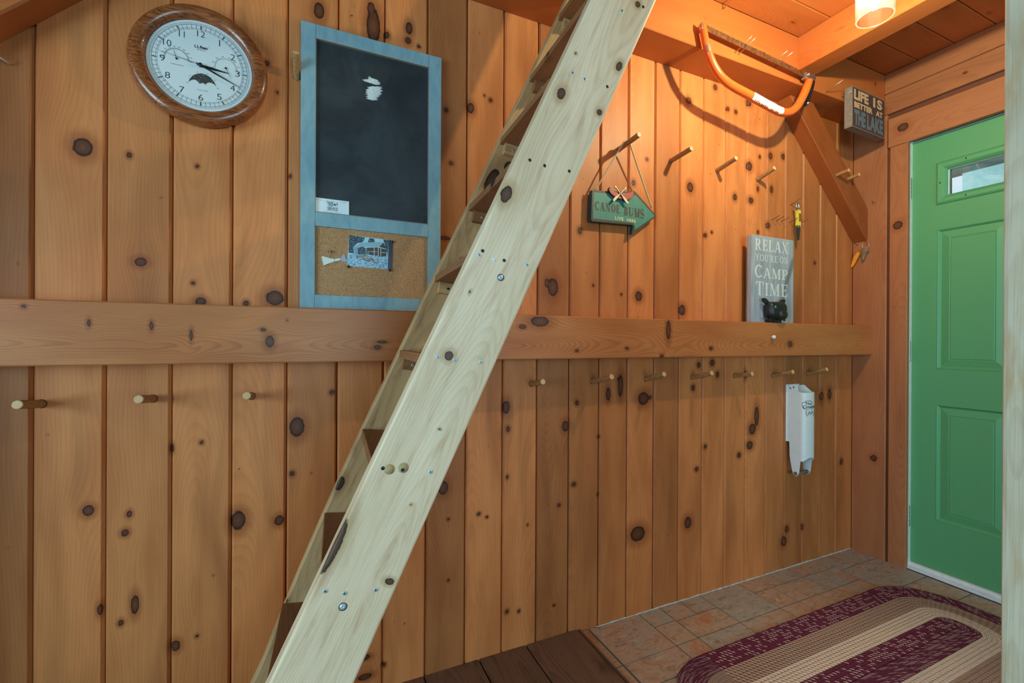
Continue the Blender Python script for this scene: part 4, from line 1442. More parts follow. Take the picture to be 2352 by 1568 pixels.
M_PLEAF, M_PSNOW, M_PLOG = leaf_mat(), snow_mat(), log_mat()
M_PROOF = plain('print_roof', (150, 178, 188), .3)
M_PDARK = plain('print_dark', (52, 46, 44), .35)
M_PWALL = plain('print_wall', (120, 156, 176), .35)
M_PWOOD = plain('print_wood', (196, 176, 160), .35)
M_PSTRIP = plain('print_border', (44, 48, 62), .25, var=.3, scale=300)
pho = thing('photograph', 'small bluish photograph of a half built cabin pinned to the cork', 'photo', (.165, -.0145, 1.305))
MB().poly([(.1053, -.0148, 1.3963), (.2324, -.0148, 1.3925), (.2289, -.0148, 1.3026), (.0998, -.0148, 1.3053)], (0, .0005, 0)).build('print', M_PAPER, pho)
PH = [(M_PSKY, [(.1060, 1.3957), (.2192, 1.3928), (.2162, 1.3030), (.1004, 1.3058)]),
      (M_PLEAF, [(.1053, 1.3963), (.1501, 1.3937), (.1441, 1.3789), (.1276, 1.3742), (.1173, 1.3622), (.1188, 1.3436), (.1033, 1.3438)]),
      (M_PLEAF, [(.1623, 1.3930), (.1761, 1.3930), (.1784, 1.3822), (.1578, 1.3794)]),
      (M_PLEAF, [(.2024, 1.3925), (.2197, 1.3926), (.2152, 1.342), (.212, 1.366), (.2056, 1.3848)]),
      (M_PSNOW, [(.104, 1.3423), (.1534, 1.3433), (.1879, 1.3406), (.2152, 1.3404), (.2154, 1.3033), (.1002, 1.3055)]),
      (M_PDARK, [(.1548, 1.3633), (.1886, 1.3671), (.1879, 1.3414), (.1534, 1.3433)]),
      (M_PDARK, [(.1901, 1.3664), (.2128, 1.3628), (.2121, 1.3418), (.1887, 1.3391)]),
      (M_PWALL, [(.1195, 1.3624), (.1390, 1.3630), (.1390, 1.3412), (.1196, 1.342)]),
      (M_PLEAF, [(.1299, 1.3602), (.1427, 1.3661), (.1533, 1.3608), (.1519, 1.3432), (.13, 1.3414)]),
      (M_PROOF, [(.118, 1.3631), (.1396, 1.3769), (.2017, 1.3844), (.1901, 1.3688)]),
      (M_PDARK, [(.1909, 1.3689), (.2033, 1.3837), (.2136, 1.3645)]),
      (M_PLOG, [(.1203, 1.339), (.1503, 1.3423), (.1934, 1.3226), (.1841, 1.3171), (.1278, 1.3286)]),
      (M_PWOOD, [(.1754, 1.3651), (.178, 1.3654), (.1778, 1.3422), (.1752, 1.342)]),
      (M_PWOOD, [(.1648, 1.3538), (.184, 1.3547), (.184, 1.3526), (.1648, 1.3517)]),
      (M_PWOOD, [(.1873, 1.3662), (.1901, 1.3664), (.1895, 1.3391), (.1868, 1.3389)]),
      (M_PWOOD, [(.1948, 1.3645), (.1971, 1.3647), (.1964, 1.3397), (.1941, 1.3395)]),
      (M_PWOOD, [(.1972, 1.3534), (.2128, 1.354), (.2128, 1.3519), (.1972, 1.3513)]),
      (M_PWOOD, [(.156, 1.343), (.1585, 1.3555), (.1597, 1.355), (.1572, 1.343)]),
      (M_PWOOD, [(.159, 1.343), (.1612, 1.355), (.1624, 1.3545), (.1602, 1.343)]),
      (M_PSTRIP, [(.2192, 1.3928), (.2322, 1.3922), (.2287, 1.3029), (.2164, 1.3030)])]
mb = MB()
mats = []
for i, (m, P) in enumerate(PH):
    if m not in mats:
        mats.append(m)
    mb.flat([(x, -.01488 - i * .00002, z) for x, z in P], mats.index(m))
mb.build('image', mats, pho)
M_PIN = plain('antique_brass_pin', (96, 84, 66), .25, .85)
for (x, z, lab) in ((.2296, 1.3877, 'domed brass pin at the top corner of the cabin photograph'), (.1035, 1.3026, 'domed brass pin at the bottom corner of the cabin photograph beside the fishing lure'), (.2225, 1.3006, 'domed brass pin at the bottom corner of the cabin photograph nearest the stair')):
    mb = MB()
    mb.lathe([(0, .0052), (.0018, .0049), (.0034, .0036), (.0042, .0016), (.0043, .0), (.0008, -.0006), (.0006, -.003)], (x, -.0155, z), NY, 20)
    tag(mb.build('push_pin', M_PIN, None, (x, -.0155, z)), lab, 'pin', 'pins holding the photograph')
# lure
lure = thing('fishing_lure', 'white minnow shaped fishing lure with tail and treble hook on the cork', 'lure', (.065, -.0150, 1.315))
M_LURE = plain('pearl_lure', (226, 226, 214), .3)
M_TAIL = plain('lure_tail', (170, 168, 182), .4, var=.15, scale=500)
mb = MB()
mb.poly([(.0301, -.0165, 1.3262), (.0345, -.0165, 1.3272), (.0565, -.0165, 1.3225), (.0640, -.0165, 1.3225), (.0800, -.0165, 1.3255), (.0816, -.0165, 1.3200), (.0640, -.0165, 1.3140), (.0500, -.0165, 1.3085), (.0360, -.0165, 1.3010)], (0, .0028, 0))
mb.build('body', M_LURE, lure)
MB().box((.0645, -.0168, 1.3125), (.0652, -.0140, 1.3235)).build('band', M_BLACKMETAL, lure)
mb = MB().poly([(.0800, -.0150, 1.3240), (.0870, -.0150, 1.3350), (.0925, -.0150, 1.3397), (.0955, -.0150, 1.3280), (.1030, -.0150, 1.3170), (.0900, -.0150, 1.3165), (.0815, -.0150, 1.3195)], (0, .0008, 0))
mb.build('tail', M_TAIL, lure)
mb = MB()
mb.tube([(.0545, -.017, 1.3265), (.0565, -.018, 1.334), (.0572, -.018, 1.340)], .0006, 6)
for s in (-1, .3, 1):
    pts = [(.0570, -.018, 1.339)]
    for i in range(9):
        a = PI * i / 8
        pts.append((.0570 + s * (.0045 - .0045 * math.cos(a)), -.018 - .002 * (1 - abs(s)), 1.3400 + .0055 * math.sin(a) - (.001 * i / 8)))
    mb.tube(pts, .0005, 6)
mb.build('treble_hook', M_BLACKMETAL, lure)

# ------------------------------------------------------------------ arrow sign on its rope
M_SIGNG = plain('green_sign_paint', (70, 132, 118), .5, var=.06, scale=60)
M_SIGNB = plain('dark_sign_border', (66, 62, 50), .5, var=.1, scale=90)
M_SIGNT = plain('teal_sign_edge', (22, 78, 88), .5)
M_CREAM = plain('cream_paint', (226, 214, 176), .5)
M_RED = plain('canoe_red', (186, 78, 66), .45, var=.06)
M_REDEDGE = plain('canoe_edge', (70, 32, 40), .5)
M_LETB = plain('dark_brown_lettering', (72, 64, 54), .55)
M_ROPE = plain('sisal_rope', (206, 178, 136), .85, var=.25, scale=900)
asn = thing('arrow_sign', 'dark green arrow shaped canoe sign hanging by rope from a peg', 'sign', (1.09, -.02, 1.59))
out = [(.9499, 1.646), (1.0082, 1.6500), (1.1290, 1.6655), (1.1390, 1.668), (1.1469, 1.669), (1.1520, 1.6665), (1.2500, 1.5905), (1.2559, 1.5855), (1.2500, 1.5805), (1.1420, 1.5035), (1.1370, 1.5015), (1.1345, 1.5045), (1.1400, 1.5300), (1.1395, 1.5355), (1.1330, 1.5370), (.9530, 1.5305), (.9480, 1.5330), (.9463, 1.5380)]
inn = [(.957, 1.6385), (1.0056, 1.6410), (1.147, 1.6535), (1.1526, 1.6540), (1.247, 1.5852), (1.1480, 1.5190), (1.1480, 1.5330), (1.1421, 1.5440), (1.1330, 1.5450), (.9545, 1.5405)]
mb = MB()
mb.poly([(x, -.030, z) for x, z in out], (0, .019, 0), 0, 1)
mb.build('board', [M_SIGNB, M_SIGNT], asn)
mb = MB()


def split_flat(mb, pts, y, mi=0):
    """fill a simple concave outline by ear clipping"""
    from mathutils.geometry import tessellate_polygon
    P = [Vector((x, y, z)) for x, z in pts]
    for t in tessellate_polygon([P]):
        mb.flat([P[i][:] for i in t], mi)


split_flat(mb, inn, -.0303)
mb.build('painted_field', M_SIGNG, asn)
fs = lambda x, z: (x, -.0306, z)
mb = MB()


def slant(xa, za, xb, zb):
    return lambda x, z: fs(x, z + (x - xa) / (xb - xa) * (zb - za))


serif_text(mb, 'CANOE', .9615, 1.0770, 1.5740, 1.6065, slant(.9615, 0, 1.077, -.0005), T=.30, t=.07)
serif_text(mb, 'BUMS', 1.0955, 1.1925, 1.5695, 1.6035, slant(1.0955, 0, 1.1925, -.0005), T=.30, t=.07)
mb.build('lettering', M_LETB, asn)
mb = MB()
put_text(mb, 'LIVE', 1.0540, 1.0930, 1.5485, 1.5615, slant(1.054, 0, 1.093, -.001), bold=.01, spacing=1.15)
put_text(mb, 'HERE', 1.1105, 1.1525, 1.5480, 1.5595, slant(1.1105, 0, 1.1525, -.001), bold=.01, spacing=1.15)
mb.build('lettering', M_CREAM, asn)
hull = [(1.0223, 1.6644), (1.0268, 1.657), (1.0367, 1.6511), (1.051, 1.6487), (1.0692, 1.6498), (1.0874, 1.6516), (1.1058, 1.6542), (1.1207, 1.66), (1.1299, 1.6688), (1.1366, 1.6607), (1.1329, 1.6467), (1.1227, 1.6348), (1.106, 1.6266), (1.0876, 1.6249), (1.0657, 1.6256), (1.0458, 1.6303), (1.0296, 1.6384), (1.0206, 1.6474), (1.017, 1.6556)]
mb = MB()
P = [Vector((x, -.0400, z)) for x, z in hull]
mb.poly([p[:] for p in P], (0, .009, 0), 1, 1)
mb2 = MB()
cx, cz = 1.078, 1.642
ins = [(cx + (x - cx) * .955, cz + (z - cz) * .88) for x, z in hull]
split_flat(mb, ins, -.0403, 0)
can = mb.build('canoe_relief', [M_RED, M_REDEDGE], asn)


def paddle(a, b):
    mb = MB()
    A, B = Vector((a[0], -.0445, a[1])), Vector((b[0], -.0445, b[1]))
    d = (B - A)
    L = d.length
    d.normalize()
    n = Vector((d.z, 0, -d.x))
    prof = [(0, .0035), (.05, .0042), (.09, .0016), (.52, .0018), (.62, .003), (.72, .0046), (.88, .0052), (.97, .004), (1, .0022)]
    pts = [A + d * (L * q) + n * w for q, w in prof] + [A + d * (L * q) - n * w for q, w in reversed(prof)]
    mb.poly([p[:] for p in pts], (0, .004, 0), 0, 1)
    return mb.build('paddle', [M_CREAM, M_REDEDGE], asn)


paddle((1.0433, 1.6690), (1.1045, 1.6120))
paddle((1.0935, 1.6710), (1.0345, 1.6130))
# twisted rope, two legs over the peg
path = [Vector(p) for p in [(.9610, -.030, 1.6500), (.9700, -.034, 1.6580), (1.010, -.042, 1.726), (1.055, -.047, 1.800), (1.0790, -.049, 1.8395), (1.0870, -.049, 1.8460), (1.0940, -.049, 1.8480), (1.1010, -.049, 1.8455), (1.1075, -.049, 1.8390), (1.128, -.046, 1.800), (1.185, -.038, 1.696), (1.2270, -.031, 1.6220), (1.2330, -.026, 1.6180)]]
dense = []
for a, b_ in zip(path[:-1], path[1:]):
    n = max(2, int((b_ - a).length / .0022))
    dense += [a.lerp(b_, i / n) for i in range(n)]
dense.append(path[-1])
mb = MB()
for s in range(3):
    pts = []
    dist = 0
    for i, p in enumerate(dense):
        if i:
            dist += (p - dense[i - 1]).length
        tan = (dense[min(i + 1, len(dense) - 1)] - dense[max(i - 1, 0)]).normalized()
        n1 = tan.cross(Vector((0, 1, 0))).normalized()
        n2 = tan.cross(n1)
        a = dist / .0135 * 2 * PI + s * 2 * PI / 3
        pts.append((p + (n1 * math.cos(a) + n2 * math.sin(a)) * .0017)[:])
    mb.tube(pts, .0019, 6)
for (x, y, z, dx, dz) in ((.9620, -.031, 1.6510, -.008, .004), (1.2330, -.027, 1.6185, .010, .003)):
    for i in range(7):
        mb.tube([(x, y, z), (x + dx * random.uniform(.5, 1.2), y + random.uniform(-.004, .003), z + random.uniform(-.004, .005) + dz)], .0007, 5)
mb.build('rope', M_ROPE, asn)

# ------------------------------------------------------------------ grey sign on the ledge
def grey_wood():
    t = NT('grey_washed_board')
    p = t.obj()
    x, y, z = t.sep(p)
    n = t.noise(t.comb(t.math('MULTIPLY', x, 60.0), t.math('MULTIPLY', y, 60.0), t.math('MULTIPLY', z, 5.0)), 1.0, 4.0, .6, .4)
    c = t.mix(t.step(n, .3, .72), s2l((176, 184, 192)), s2l((138, 150, 162)))
    # dark streak across the corner
    q = t.math('ADD', t.math('MULTIPLY', t.math('SUBTRACT', x, .102), 1.0), t.math('MULTIPLY', t.math('SUBTRACT', z, .02), -.42))
    w = t.math('ADD', t.math('ABSOLUTE', q), t.math('MULTIPLY', t.math('SUBTRACT', n, .5), .03))
    m = t.math('MULTIPLY', t.step(w, .022, .006), t.math('MULTIPLY', t.step(z, .135, .09), t.step(z, -.13, -.06)))
    c = t.mix(t.math('MULTIPLY', m, .6), c, s2l((84, 70, 66)))
    return t.bsdf(c, .5, 0, .35, bump=n, bstr=.15, bdist=.0006)


M_GREYWOOD = grey_wood()
rx0, rx1, rz0, rz1 = 1.7655, 2.0460, 1.1735, 1.5590
rs = thing('camp_sign', 'grey wooden camp sign with white lettering standing on the ledge beam', 'sign', ((rx0 + rx1) / 2, -.049, (rz0 + rz1) / 2))
MB().box((rx0, -.0620, rz0), (rx1, -.0370, rz1), bev=.003).build('board', M_GREYWOOD, rs)
fr_ = lambda x, z: (x, -.0623, z)
mb = MB()
serif_text(mb, 'RELAX', 1.7838, 2.0060, 1.4930, 1.5430, fr_, T=.17, t=.075)
serif_text(mb, "YOU'RE ON", 1.7865, 2.0038, 1.4460, 1.4760, fr_, T=.15, t=.08)
serif_text(mb, 'CAMP', 1.7847, 2.0045, 1.3720, 1.4290, fr_, T=.17, t=.075, small=.80)
serif_text(mb, 'TIME', 1.7913, 2.0024, 1.2945, 1.3550, fr_, T=.17, t=.075, small=.92)
mb.build('lettering', M_WHITE, rs)

# black animal figurine in front of it
M_BLK = plain('black_figurine', (34, 32, 32), .42, var=.15, spec=.5)
M_RING = plain('blue_eye_ring', (130, 186, 214), .4)
fg = thing('animal_figurine', 'small black animal figurine with one ringed eye on the ledge before the grey sign', 'figurine', (1.886, -.083, 1.1735))
mb = MB()
# squarish head pulled from a few rings
rings = [(-.0655, .040, .026), (-.070, .052, .034), (-.085, .0555, .0375), (-.100, .054, .036), (-.108, .048, .031), (-.111, .036, .022)]
vs, fsx = [], []
seg = 28
for (y, a, c_) in rings:
    for j in range(seg):
        q = 2 * PI * j / seg
        cx_, sx_ = math.cos(q), math.sin(q)
        e = .55
        vs.append((1.8855 + a * math.copysign(abs(cx_) ** e, cx_), y, 1.2285 + c_ * math.copysign(abs(sx_) ** e, sx_)))
for i in range(len(rings) - 1):
    for j in range(seg):
        k = (j + 1) % seg
        fsx.append((i * seg + j, i * seg + k, (i + 1) * seg + k, (i + 1) * seg + j))
fsx.append(tuple(range((len(rings) - 1) * seg, len(rings) * seg)))
mb.add(vs, fsx, 0, True)
hd = mb.build('head', M_BLK, fg)
MB().lathe([(0, .014), (.012, .012), (.021, .006), (.024, -.002), (.022, -.008)], (1.905, -.107, 1.207), (0, -1, -.1), 24, sx=1.25).build('muzzle', M_BLK, hd)
mb = MB()
mb.lathe([(0, .0025), (.0022, .0025), (.0024, .0028), (.0052, .0026), (.0056, 0)], (1.8535, -.1085, 1.2405), NY, 20)
mb.build('eye', M_RING, hd)
mb = MB()
mb.lathe([(0, .0032), (.0024, .0030)], (1.8535, -.1085, 1.2405), NY, 16)
mb.build('pupil', M_BLK, hd)
for pts in ([(1.8400, 1.2520), (1.8130, 1.2650), (1.8075, 1.2740), (1.8115, 1.2800), (1.8200, 1.2800), (1.8370, 1.2720), (1.8480, 1.2610)], [(1.9200, 1.2600), (1.9290, 1.2740), (1.9420, 1.2805), (1.9510, 1.2800), (1.9545, 1.2740), (1.9500, 1.2600), (1.9400, 1.2520)]):
    MB().poly([(x, -.0860, z) for x, z in pts], (0, .010, 0)).build('ear', M_BLK, fg)
mb = MB()
mb.lathe([(.030, .0), (.032, .006), (.028, .014), (.018, .020)], (1.886, -.0790, 1.1735), EZ, 24, sx=1.5) if False else mb.box((1.848, -.0905, 1.1735), (1.925, -.0650, 1.1960), bev=.005)
mb.build('body', M_BLK, fg)
mb = MB()
for s in (-1, 1):
    x = 1.886 + s * .046
    mb.tube([(x, -.080, 1.190), (x + s * .010, -.086, 1.184), (x + s * .016, -.088, 1.1790)], .004, 8)
mb.build('paw', M_BLK, fg) if False else None
MB().tube([(1.842, -.080, 1.196), (1.830, -.086, 1.190), (1.824, -.088, 1.1835)], .0045, 8).build('paw', M_BLK, fg)
MB().tube([(1.929, -.080, 1.196), (1.941, -.086, 1.190), (1.946, -.088, 1.1835)], .0045, 8).build('paw', M_BLK, fg)
# white knob screwed into the beam
mb = MB()
mb.lathe([(0, .020), (.0045, .0193), (.0078, .016), (.009, .011), (.0075, .006), (.004, .003), (.003, -.001)], (1.8521, -.0922, 1.1086), NY, 20)
tag(mb.build('knob', M_WHITE, None, (1.8521, -.0922, 1.1086)), 'small white knob on the front of the ledge beam under the figurine', 'knob')

# ------------------------------------------------------------------ box sign hung on the top beam
M_BOXF = plain('aged_box_face', (70, 54, 54), .6, var=.15, scale=80)
M_BOXS = plain('grey_box_side', (124, 110, 102), .6, var=.12, scale=120)
M_TAN = plain('tan_lettering', (206, 166, 126), .6, var=.1, scale=200)
M_SLB = plain('slate_blue_lettering', (96, 110, 122), .6, var=.12, scale=200)
yaw = math.radians(2.2)
lo_ = Vector((2.2640, -.1860, 2.0790))


def lf(x, z, d=0.0):
    """x across the face, z up, d into the box"""
    return (lo_.x + x * math.cos(yaw) - d * math.sin(yaw), lo_.y + x * math.sin(yaw) + d * math.cos(yaw), lo_.z + z)


ls = thing('box_sign', 'small square box sign about lake life hung high in the corner beside the door', 'sign', (2.40, -.165, 2.08))
Wb, Hb, Db = .2790, .1850, .0330
mb = MB()
mb.poly([lf(0, 0), lf(Wb, 0), lf(Wb, Hb), lf(0, Hb)], (Vector(lf(0, 0, Db)) - Vector(lf(0, 0)))[:], 0, 0)
mb.build('box', M_BOXS, ls)
mb = MB()
e = .0035
mb.flat([lf(e, e, -.0004), lf(Wb - e, e, -.0004), lf(Wb - e, Hb - e, -.0004), lf(e, Hb - e, -.0004)], 0)
mb.build('face', M_BOXF, ls)
ff = lambda x, z: lf(x, z, -.0009)
mb = MB()
put_text(mb, 'LIFE', .012, .136, .128, .175, ff, bold=.05)
put_text(mb, 'IS', .176, .258, .128, .175, ff, bold=.05, spacing=1.3)
put_text(mb, 'BETTER', .014, .172, .092, .119, ff, bold=.05)
put_text(mb, 'AT', .200, .262, .092, .119, ff, bold=.05)
mb.build('lettering', M_TAN, ls)
mb = MB()
put_text(mb, 'THE', .016, .110, .012, .083, ff, bold=.05)
put_text(mb, 'LAKE', .124, .266, .012, .083, ff, bold=.05)
mb.build('lettering', M_SLB, ls)

# ------------------------------------------------------------------ bow saw across its nails
M_ORANGE = plain('orange_enamel', (232, 100, 40), .28, var=.04, coat=.3)
M_CHIP = plain('bare_steel_chip', (126, 96, 76), .5, .4, var=.2)
M_BLADE = plain('brown_saw_blade', (122, 88, 60), .45, .7, var=.3, scale=60)
M_STICK = plain('torn_white_sticker', (226, 220, 214), .6, var=.1, scale=150)
M_BLACK = plain('black_lever', (28, 28, 30), .35)
saw = thing('bow_saw', 'orange tubular bow saw hanging across nails on the top beam', 'saw', (1.68, -.165, 2.20))
cp = [(1.3500, 2.2830), (1.3560, 2.2600), (1.3680, 2.2200), (1.3850, 2.1820), (1.4080, 2.1480), (1.4400, 2.1190), (1.4800, 2.1000), (1.5300, 2.0890), (1.6000, 2.0790), (1.6800, 2.0665), (1.7500, 2.0560), (1.7950, 2.0520), (1.8350, 2.0570), (1.8700, 2.0720), (1.9020, 2.0980), (1.9300, 2.1350), (1.9550, 2.1750), (1.9780, 2.2200), (1.9820, 2.2300)]


def smooth_path(P, n=6):
    P = [Vector(p) for p in P]
    out = []
    for i in range(len(P) - 1):
        p0, p1, p2, p3 = P[max(i - 1, 0)], P[i], P[i + 1], P[min(i + 2, len(P) - 1)]
        for k in range(n):
            t = k / n
            out.append(.5 * ((2 * p1) + (p2 - p0) * t + (2 * p0 - 5 * p1 + 4 * p2 - p3) * t * t + (3 * p1 - p0 - 3 * p2 + p3) * t ** 3))
    out.append(P[-1])
    return out


sp_ = smooth_path([(x, -.168, z) for x, z in cp], 5)
n = len(sp_)
rad = [.0125 + .0045 * min(1, i / (n * .45)) - (.004 * max(0, (i - n * .9) / (n * .1))) for i in range(n)]
MB().tube([p[:] for p in sp_], .014, 16, radii=rad).build('frame', M_ORANGE, saw)


def sleeve(i0, i1, name, mat, extra=.0006, arc=None):
    mb = MB()
    pts = sp_[i0:i1]
    mb.tube([p[:] for p in pts], .014, 16, radii=[r + extra for r in rad[i0:i1]], caps=False)
    return mb


# torn sticker: ragged patch wrapped on the front of the tube
def patch(i0, i1, a0, a1, name, mat, seed, ragged=.5):
    rnd = random.Random(seed)
    mb = MB()
    K = 14
    for i in range(i0, i1):
        p, q = sp_[i], sp_[i + 1]
        tan = (q - p).normalized()
        nn = Vector((0, -1, 0))
        bb = tan.cross(nn)
        for sub in range(4):
            f0, f1 = sub / 4, (sub + 1) / 4
            b0 = a0 + rnd.uniform(-ragged, ragged) * .22
            b1 = a1 + rnd.uniform(-ragged, ragged) * .22
            for k in range(K):
                u0, u1 = b0 + (b1 - b0) * k / K, b0 + (b1 - b0) * (k + 1) / K
                if rnd.random() < .035 * ragged:
                    continue
                P = []
                for (f, u) in ((f0, u0), (f1, u0), (f1, u1), (f0, u1)):
                    c = p.lerp(q, f)
                    r = rad[i] + .0007
                    P.append((c + (nn * math.cos(u) + bb * math.sin(u)) * r)[:])
                mb.flat(P, 0, (0, -1, -.3))
    return mb.build(name, mat, saw)


patch(int(n * .46), int(n * .615), -1.2, 1.1, 'sticker', M_STICK, 3, 1.0)
patch(11, 14, -.9, 1.0, 'paint_chip', M_CHIP, 5, 1.2)
mb = MB().box((1.3395, -.1760, 2.2640), (1.3515, -.1600, 2.2890), bev=.002)
mb.build('end_bracket', M_STEEL, saw)
# blade with teeth
A, B_ = Vector((1.3620, -.1690, 2.2790)), Vector((1.9560, -.1690, 2.2440))
d = (B_ - A).normalized()
up = Vector((-d.z, 0, d.x))
L = (B_ - A).length
pts = [A - up * .011, B_ - up * .011, B_ + up * .009]
nt = 84
for i in range(nt):
    f = 1 - (i + .5) / nt
    hgt = .009 if f > .9 else (.0145 if i % 5 else .011)
    pts.append(A + d * (L * (1 - (i + .25) / nt)) + up * .0095)
    pts.append(A + d * (L * (1 - (i + .65) / nt)) + up * hgt)
pts.append(A + up * .009)
mb = MB()
from mathutils.geometry import tessellate_polygon
for tr_ in tessellate_polygon([pts]):
    mb.flat([pts[i][:] for i in tr_], 0)
    mb.flat([(pts[i] + Vector((0, .0012, 0)))[:] for i in tr_], 0, (0, 1, 0))
for a, c_ in zip(pts, pts[1:] + pts[:1]):
    mb.add([a[:], c_[:], (c_ + Vector((0, .0012, 0)))[:], (a + Vector((0, .0012, 0)))[:]], [(0, 1, 2, 3)], 0)
mb.build('blade', M_BLADE, saw)
mb = MB().box((1.9460, -.1800, 2.2270), (2.0080, -.1560, 2.2530), bev=.004)
mb.lathe([(0, .006), (.006, .006), (.007, .003), (.007, -.002)], (1.9600, -.180, 2.2430), NY, 14)
mb.build('tension_clamp', M_STEEL, saw)
mb = MB().poly([(2.0120, -.1780, 2.2460), (1.9980, -.1780, 2.2480), (1.9850, -.1780, 2.2000), (1.9560, -.1780, 2.1300), (1.9540, -.1780, 2.1160), (1.9660, -.1780, 2.1150), (1.9700, -.1780, 2.1280), (2.0000, -.1780, 2.1980)], (0, .018, 0))
mb.lathe([(0, .004), (.006, .003), (.0072, 0)], (1.9605, -.178, 2.1190), (0, -1, -.8), 14, mi=1)
mb.build('lever', [M_BLACK, M_STEEL], saw)
gb = 'nails in the face of the top beam'
for (x, z, L, r, lab) in [(1.556, 2.249, .075, .022, 'shiny nail under the saw blade, farthest from the clamp'), (1.576, 2.2474, .075, .022, 'shiny nail under the saw blade, close beside the one farthest from the clamp'),
                          (1.7666, 2.2542, .075, .018, 'shiny nail under the saw blade, second from the clamp'), (1.7995, 2.2572, .075, .018, 'shiny nail under the saw blade, closest to the clamp'),
                          (2.1412, 2.2276, .075, .018, 'long shiny nail in the top beam beside the box sign'), (2.2630, 2.2350, .045, .008, 'nail half hidden behind the box sign')]:
    nail(x, z, -.1413, L, r, lab, gb, mat=M_NAIL, r=.0014)
mb = MB().tube([(1.4864, -.1400, 2.4090), (1.4900, -.215, 2.417)], .0014, 8)
mb.build('nail', M_NAIL) if False else None
nail(1.4864, 2.4040, -.1413, .08, .015, 'bright nail high on the top beam just past the stair', gb, mat=M_NAIL, r=.0022)

# ------------------------------------------------------------------ white can crusher
M_CRUSH = plain('white_enamel', (226, 234, 236), .35, var=.02)
M_GRIP = plain('grey_grip', (120, 104, 88), .6)
cr = thing('can_crusher', 'white metal wall mounted can crusher below the ledge beam', 'can crusher', (2.13, -.04, .45))
xa, xb_ = 2.090, 2.176
mb = MB()
th = .0016


def sheet(mb, pts, nrm, mi=0):
    mb.poly(pts, tuple(-q * th for q in nrm), mi)


# back flange on the wall, side wall, curved front, far side
mb.box((xa - .004, -.0035, .612), (xa + .09, -.0005, .884))
sheet(mb, [(xa, 0, .882), (xa, -.012, .886), (xa, -.052, .884), (xa, -.058, .856), (xa, -.070, .852), (xa, -.070, .535), (xa, -.064, .478), (xa, -.058, .462), (xa, -.047, .455), (xa, -.036, .462), (xa, -.030, .480), (xa, -.018, .545), (xa, -.016, .612), (xa, 0, .614)], NX)
sheet(mb, [(xb_, 0, .878), (xb_, -.030, .882), (xb_, -.070, .850), (xb_, -.070, .535), (xb_, -.064, .478), (xb_, -.058, .462), (xb_, -.047, .455), (xb_, -.036, .462), (xb_, -.030, .480), (xb_, -.018, .545), (xb_, -.016, .612), (xb_, 0, .614)], (1, 0, 0))
N_ = 12
fp = []
for i in range(N_ + 1):
    a = PI * (1 - i / N_)
    fp.append(((xa + xb_) / 2 + (xb_ - xa) / 2 * math.cos(a), -.070 - .020 * math.sin(a) ** .7))
for (p, q) in zip(fp[:-1], fp[1:]):
    m = abs((p[0] + q[0]) / 2 - (xa + xb_) / 2) / ((xb_ - xa) / 2)
    zl = .530 + .018 * (1 - m * m)
    mb.add([(p[0], p[1], zl), (q[0], q[1], zl), (q[0], q[1], .852), (p[0], p[1], .852)], [(0, 1, 2, 3)], 0, True)
    mb.add([(p[0], p[1] + th, zl), (q[0], q[1] + th, zl), (q[0], q[1] + th, .852), (p[0], p[1] + th, .852)], [(3, 2, 1, 0)], 0, True)
mb.build('housing', M_CRUSH, cr)
mb = MB()
mb.tube([(xa - .001, -.047, .468), (xb_ + .001, -.047, .468)], .0095, 18)
mb.build('grip', M_GRIP, cr)
mb = MB().box((2.122, -.030, .470), (2.146, -.018, .600))
mb.build('ram_link', M_GRIP, cr)
for (y, z) in ((-.020, .868), (-.036, .874), (-.047, .468)):
    MB().lathe([(0, .0006), (.0034, .0006), (.0036, 0)], (xa - .0002, y, z), NX, 12).build('rivet', M_BLACKMETAL, cr)
MB().lathe([(0, .003), (.0052, .002), (.0056, 0)], (2.150, -.0036, .868), NY, 12).build('mounting_screw', M_BLACKMETAL, cr)


def fcr(x, z):
    """front skin of the housing, x measured around the curve"""
    t = (x - xa) / (xb_ - xa)
    a = PI * (1 - t)
    return ((xa + xb_) / 2 + (xb_ - xa) / 2 * math.cos(a), -.0706 - .020 * math.sin(a) ** .7, z)


mb = MB()
put_text(mb, 'The', 2.108, 2.136, .795, .808, fcr, bold=.01)
put_text(mb, 'Crusher', 2.098, 2.170, .779, .794, fcr, bold=.02)
for (r0, r1) in ((.0, .0016),):
    pts = [(2.094, .800), (2.096, .786), (2.104, .776), (2.118, .773), (2.140, .773), (2.164, .774)]
    pts2 = [(2.094, .800), (2.098, .808), (2.106, .806), (2.112, .814), (2.128, .815), (2.140, .806), (2.168, .802)]
    for PP in (pts, pts2):
        for a, c_ in zip(PP[:-1], PP[1:]):
            d_ = Vector((c_[0] - a[0], c_[1] - a[1]))
            nn = Vector((-d_.y, d_.x)).normalized() * .0011
            mb.flat([fcr(a[0] + nn.x, a[1] + nn.y), fcr(c_[0] + nn.x, c_[1] + nn.y), fcr(c_[0] - nn.x, c_[1] - nn.y), fcr(a[0] - nn.x, a[1] - nn.y)])
PP = [(2.112, .771), (2.112, .750), (2.118, .744), (2.146, .744), (2.152, .750), (2.152, .771)]
for a, c_ in list(zip(PP[:-1], PP[1:])) + [((2.120, .748), (2.126, .765)), ((2.126, .765), (2.132, .750)), ((2.132, .750), (2.138, .765)), ((2.138, .765), (2.146, .752)), ((2.118, .757), (2.146, .761))]:
    d_ = Vector((c_[0] - a[0], c_[1] - a[1]))
    nn = Vector((-d_.y, d_.x)).normalized() * .0010
    mb.flat([fcr(a[0] + nn.x, a[1] + nn.y), fcr(c_[0] + nn.x, c_[1] + nn.y), fcr(c_[0] - nn.x, c_[1] - nn.y), fcr(a[0] - nn.x, a[1] - nn.y)])
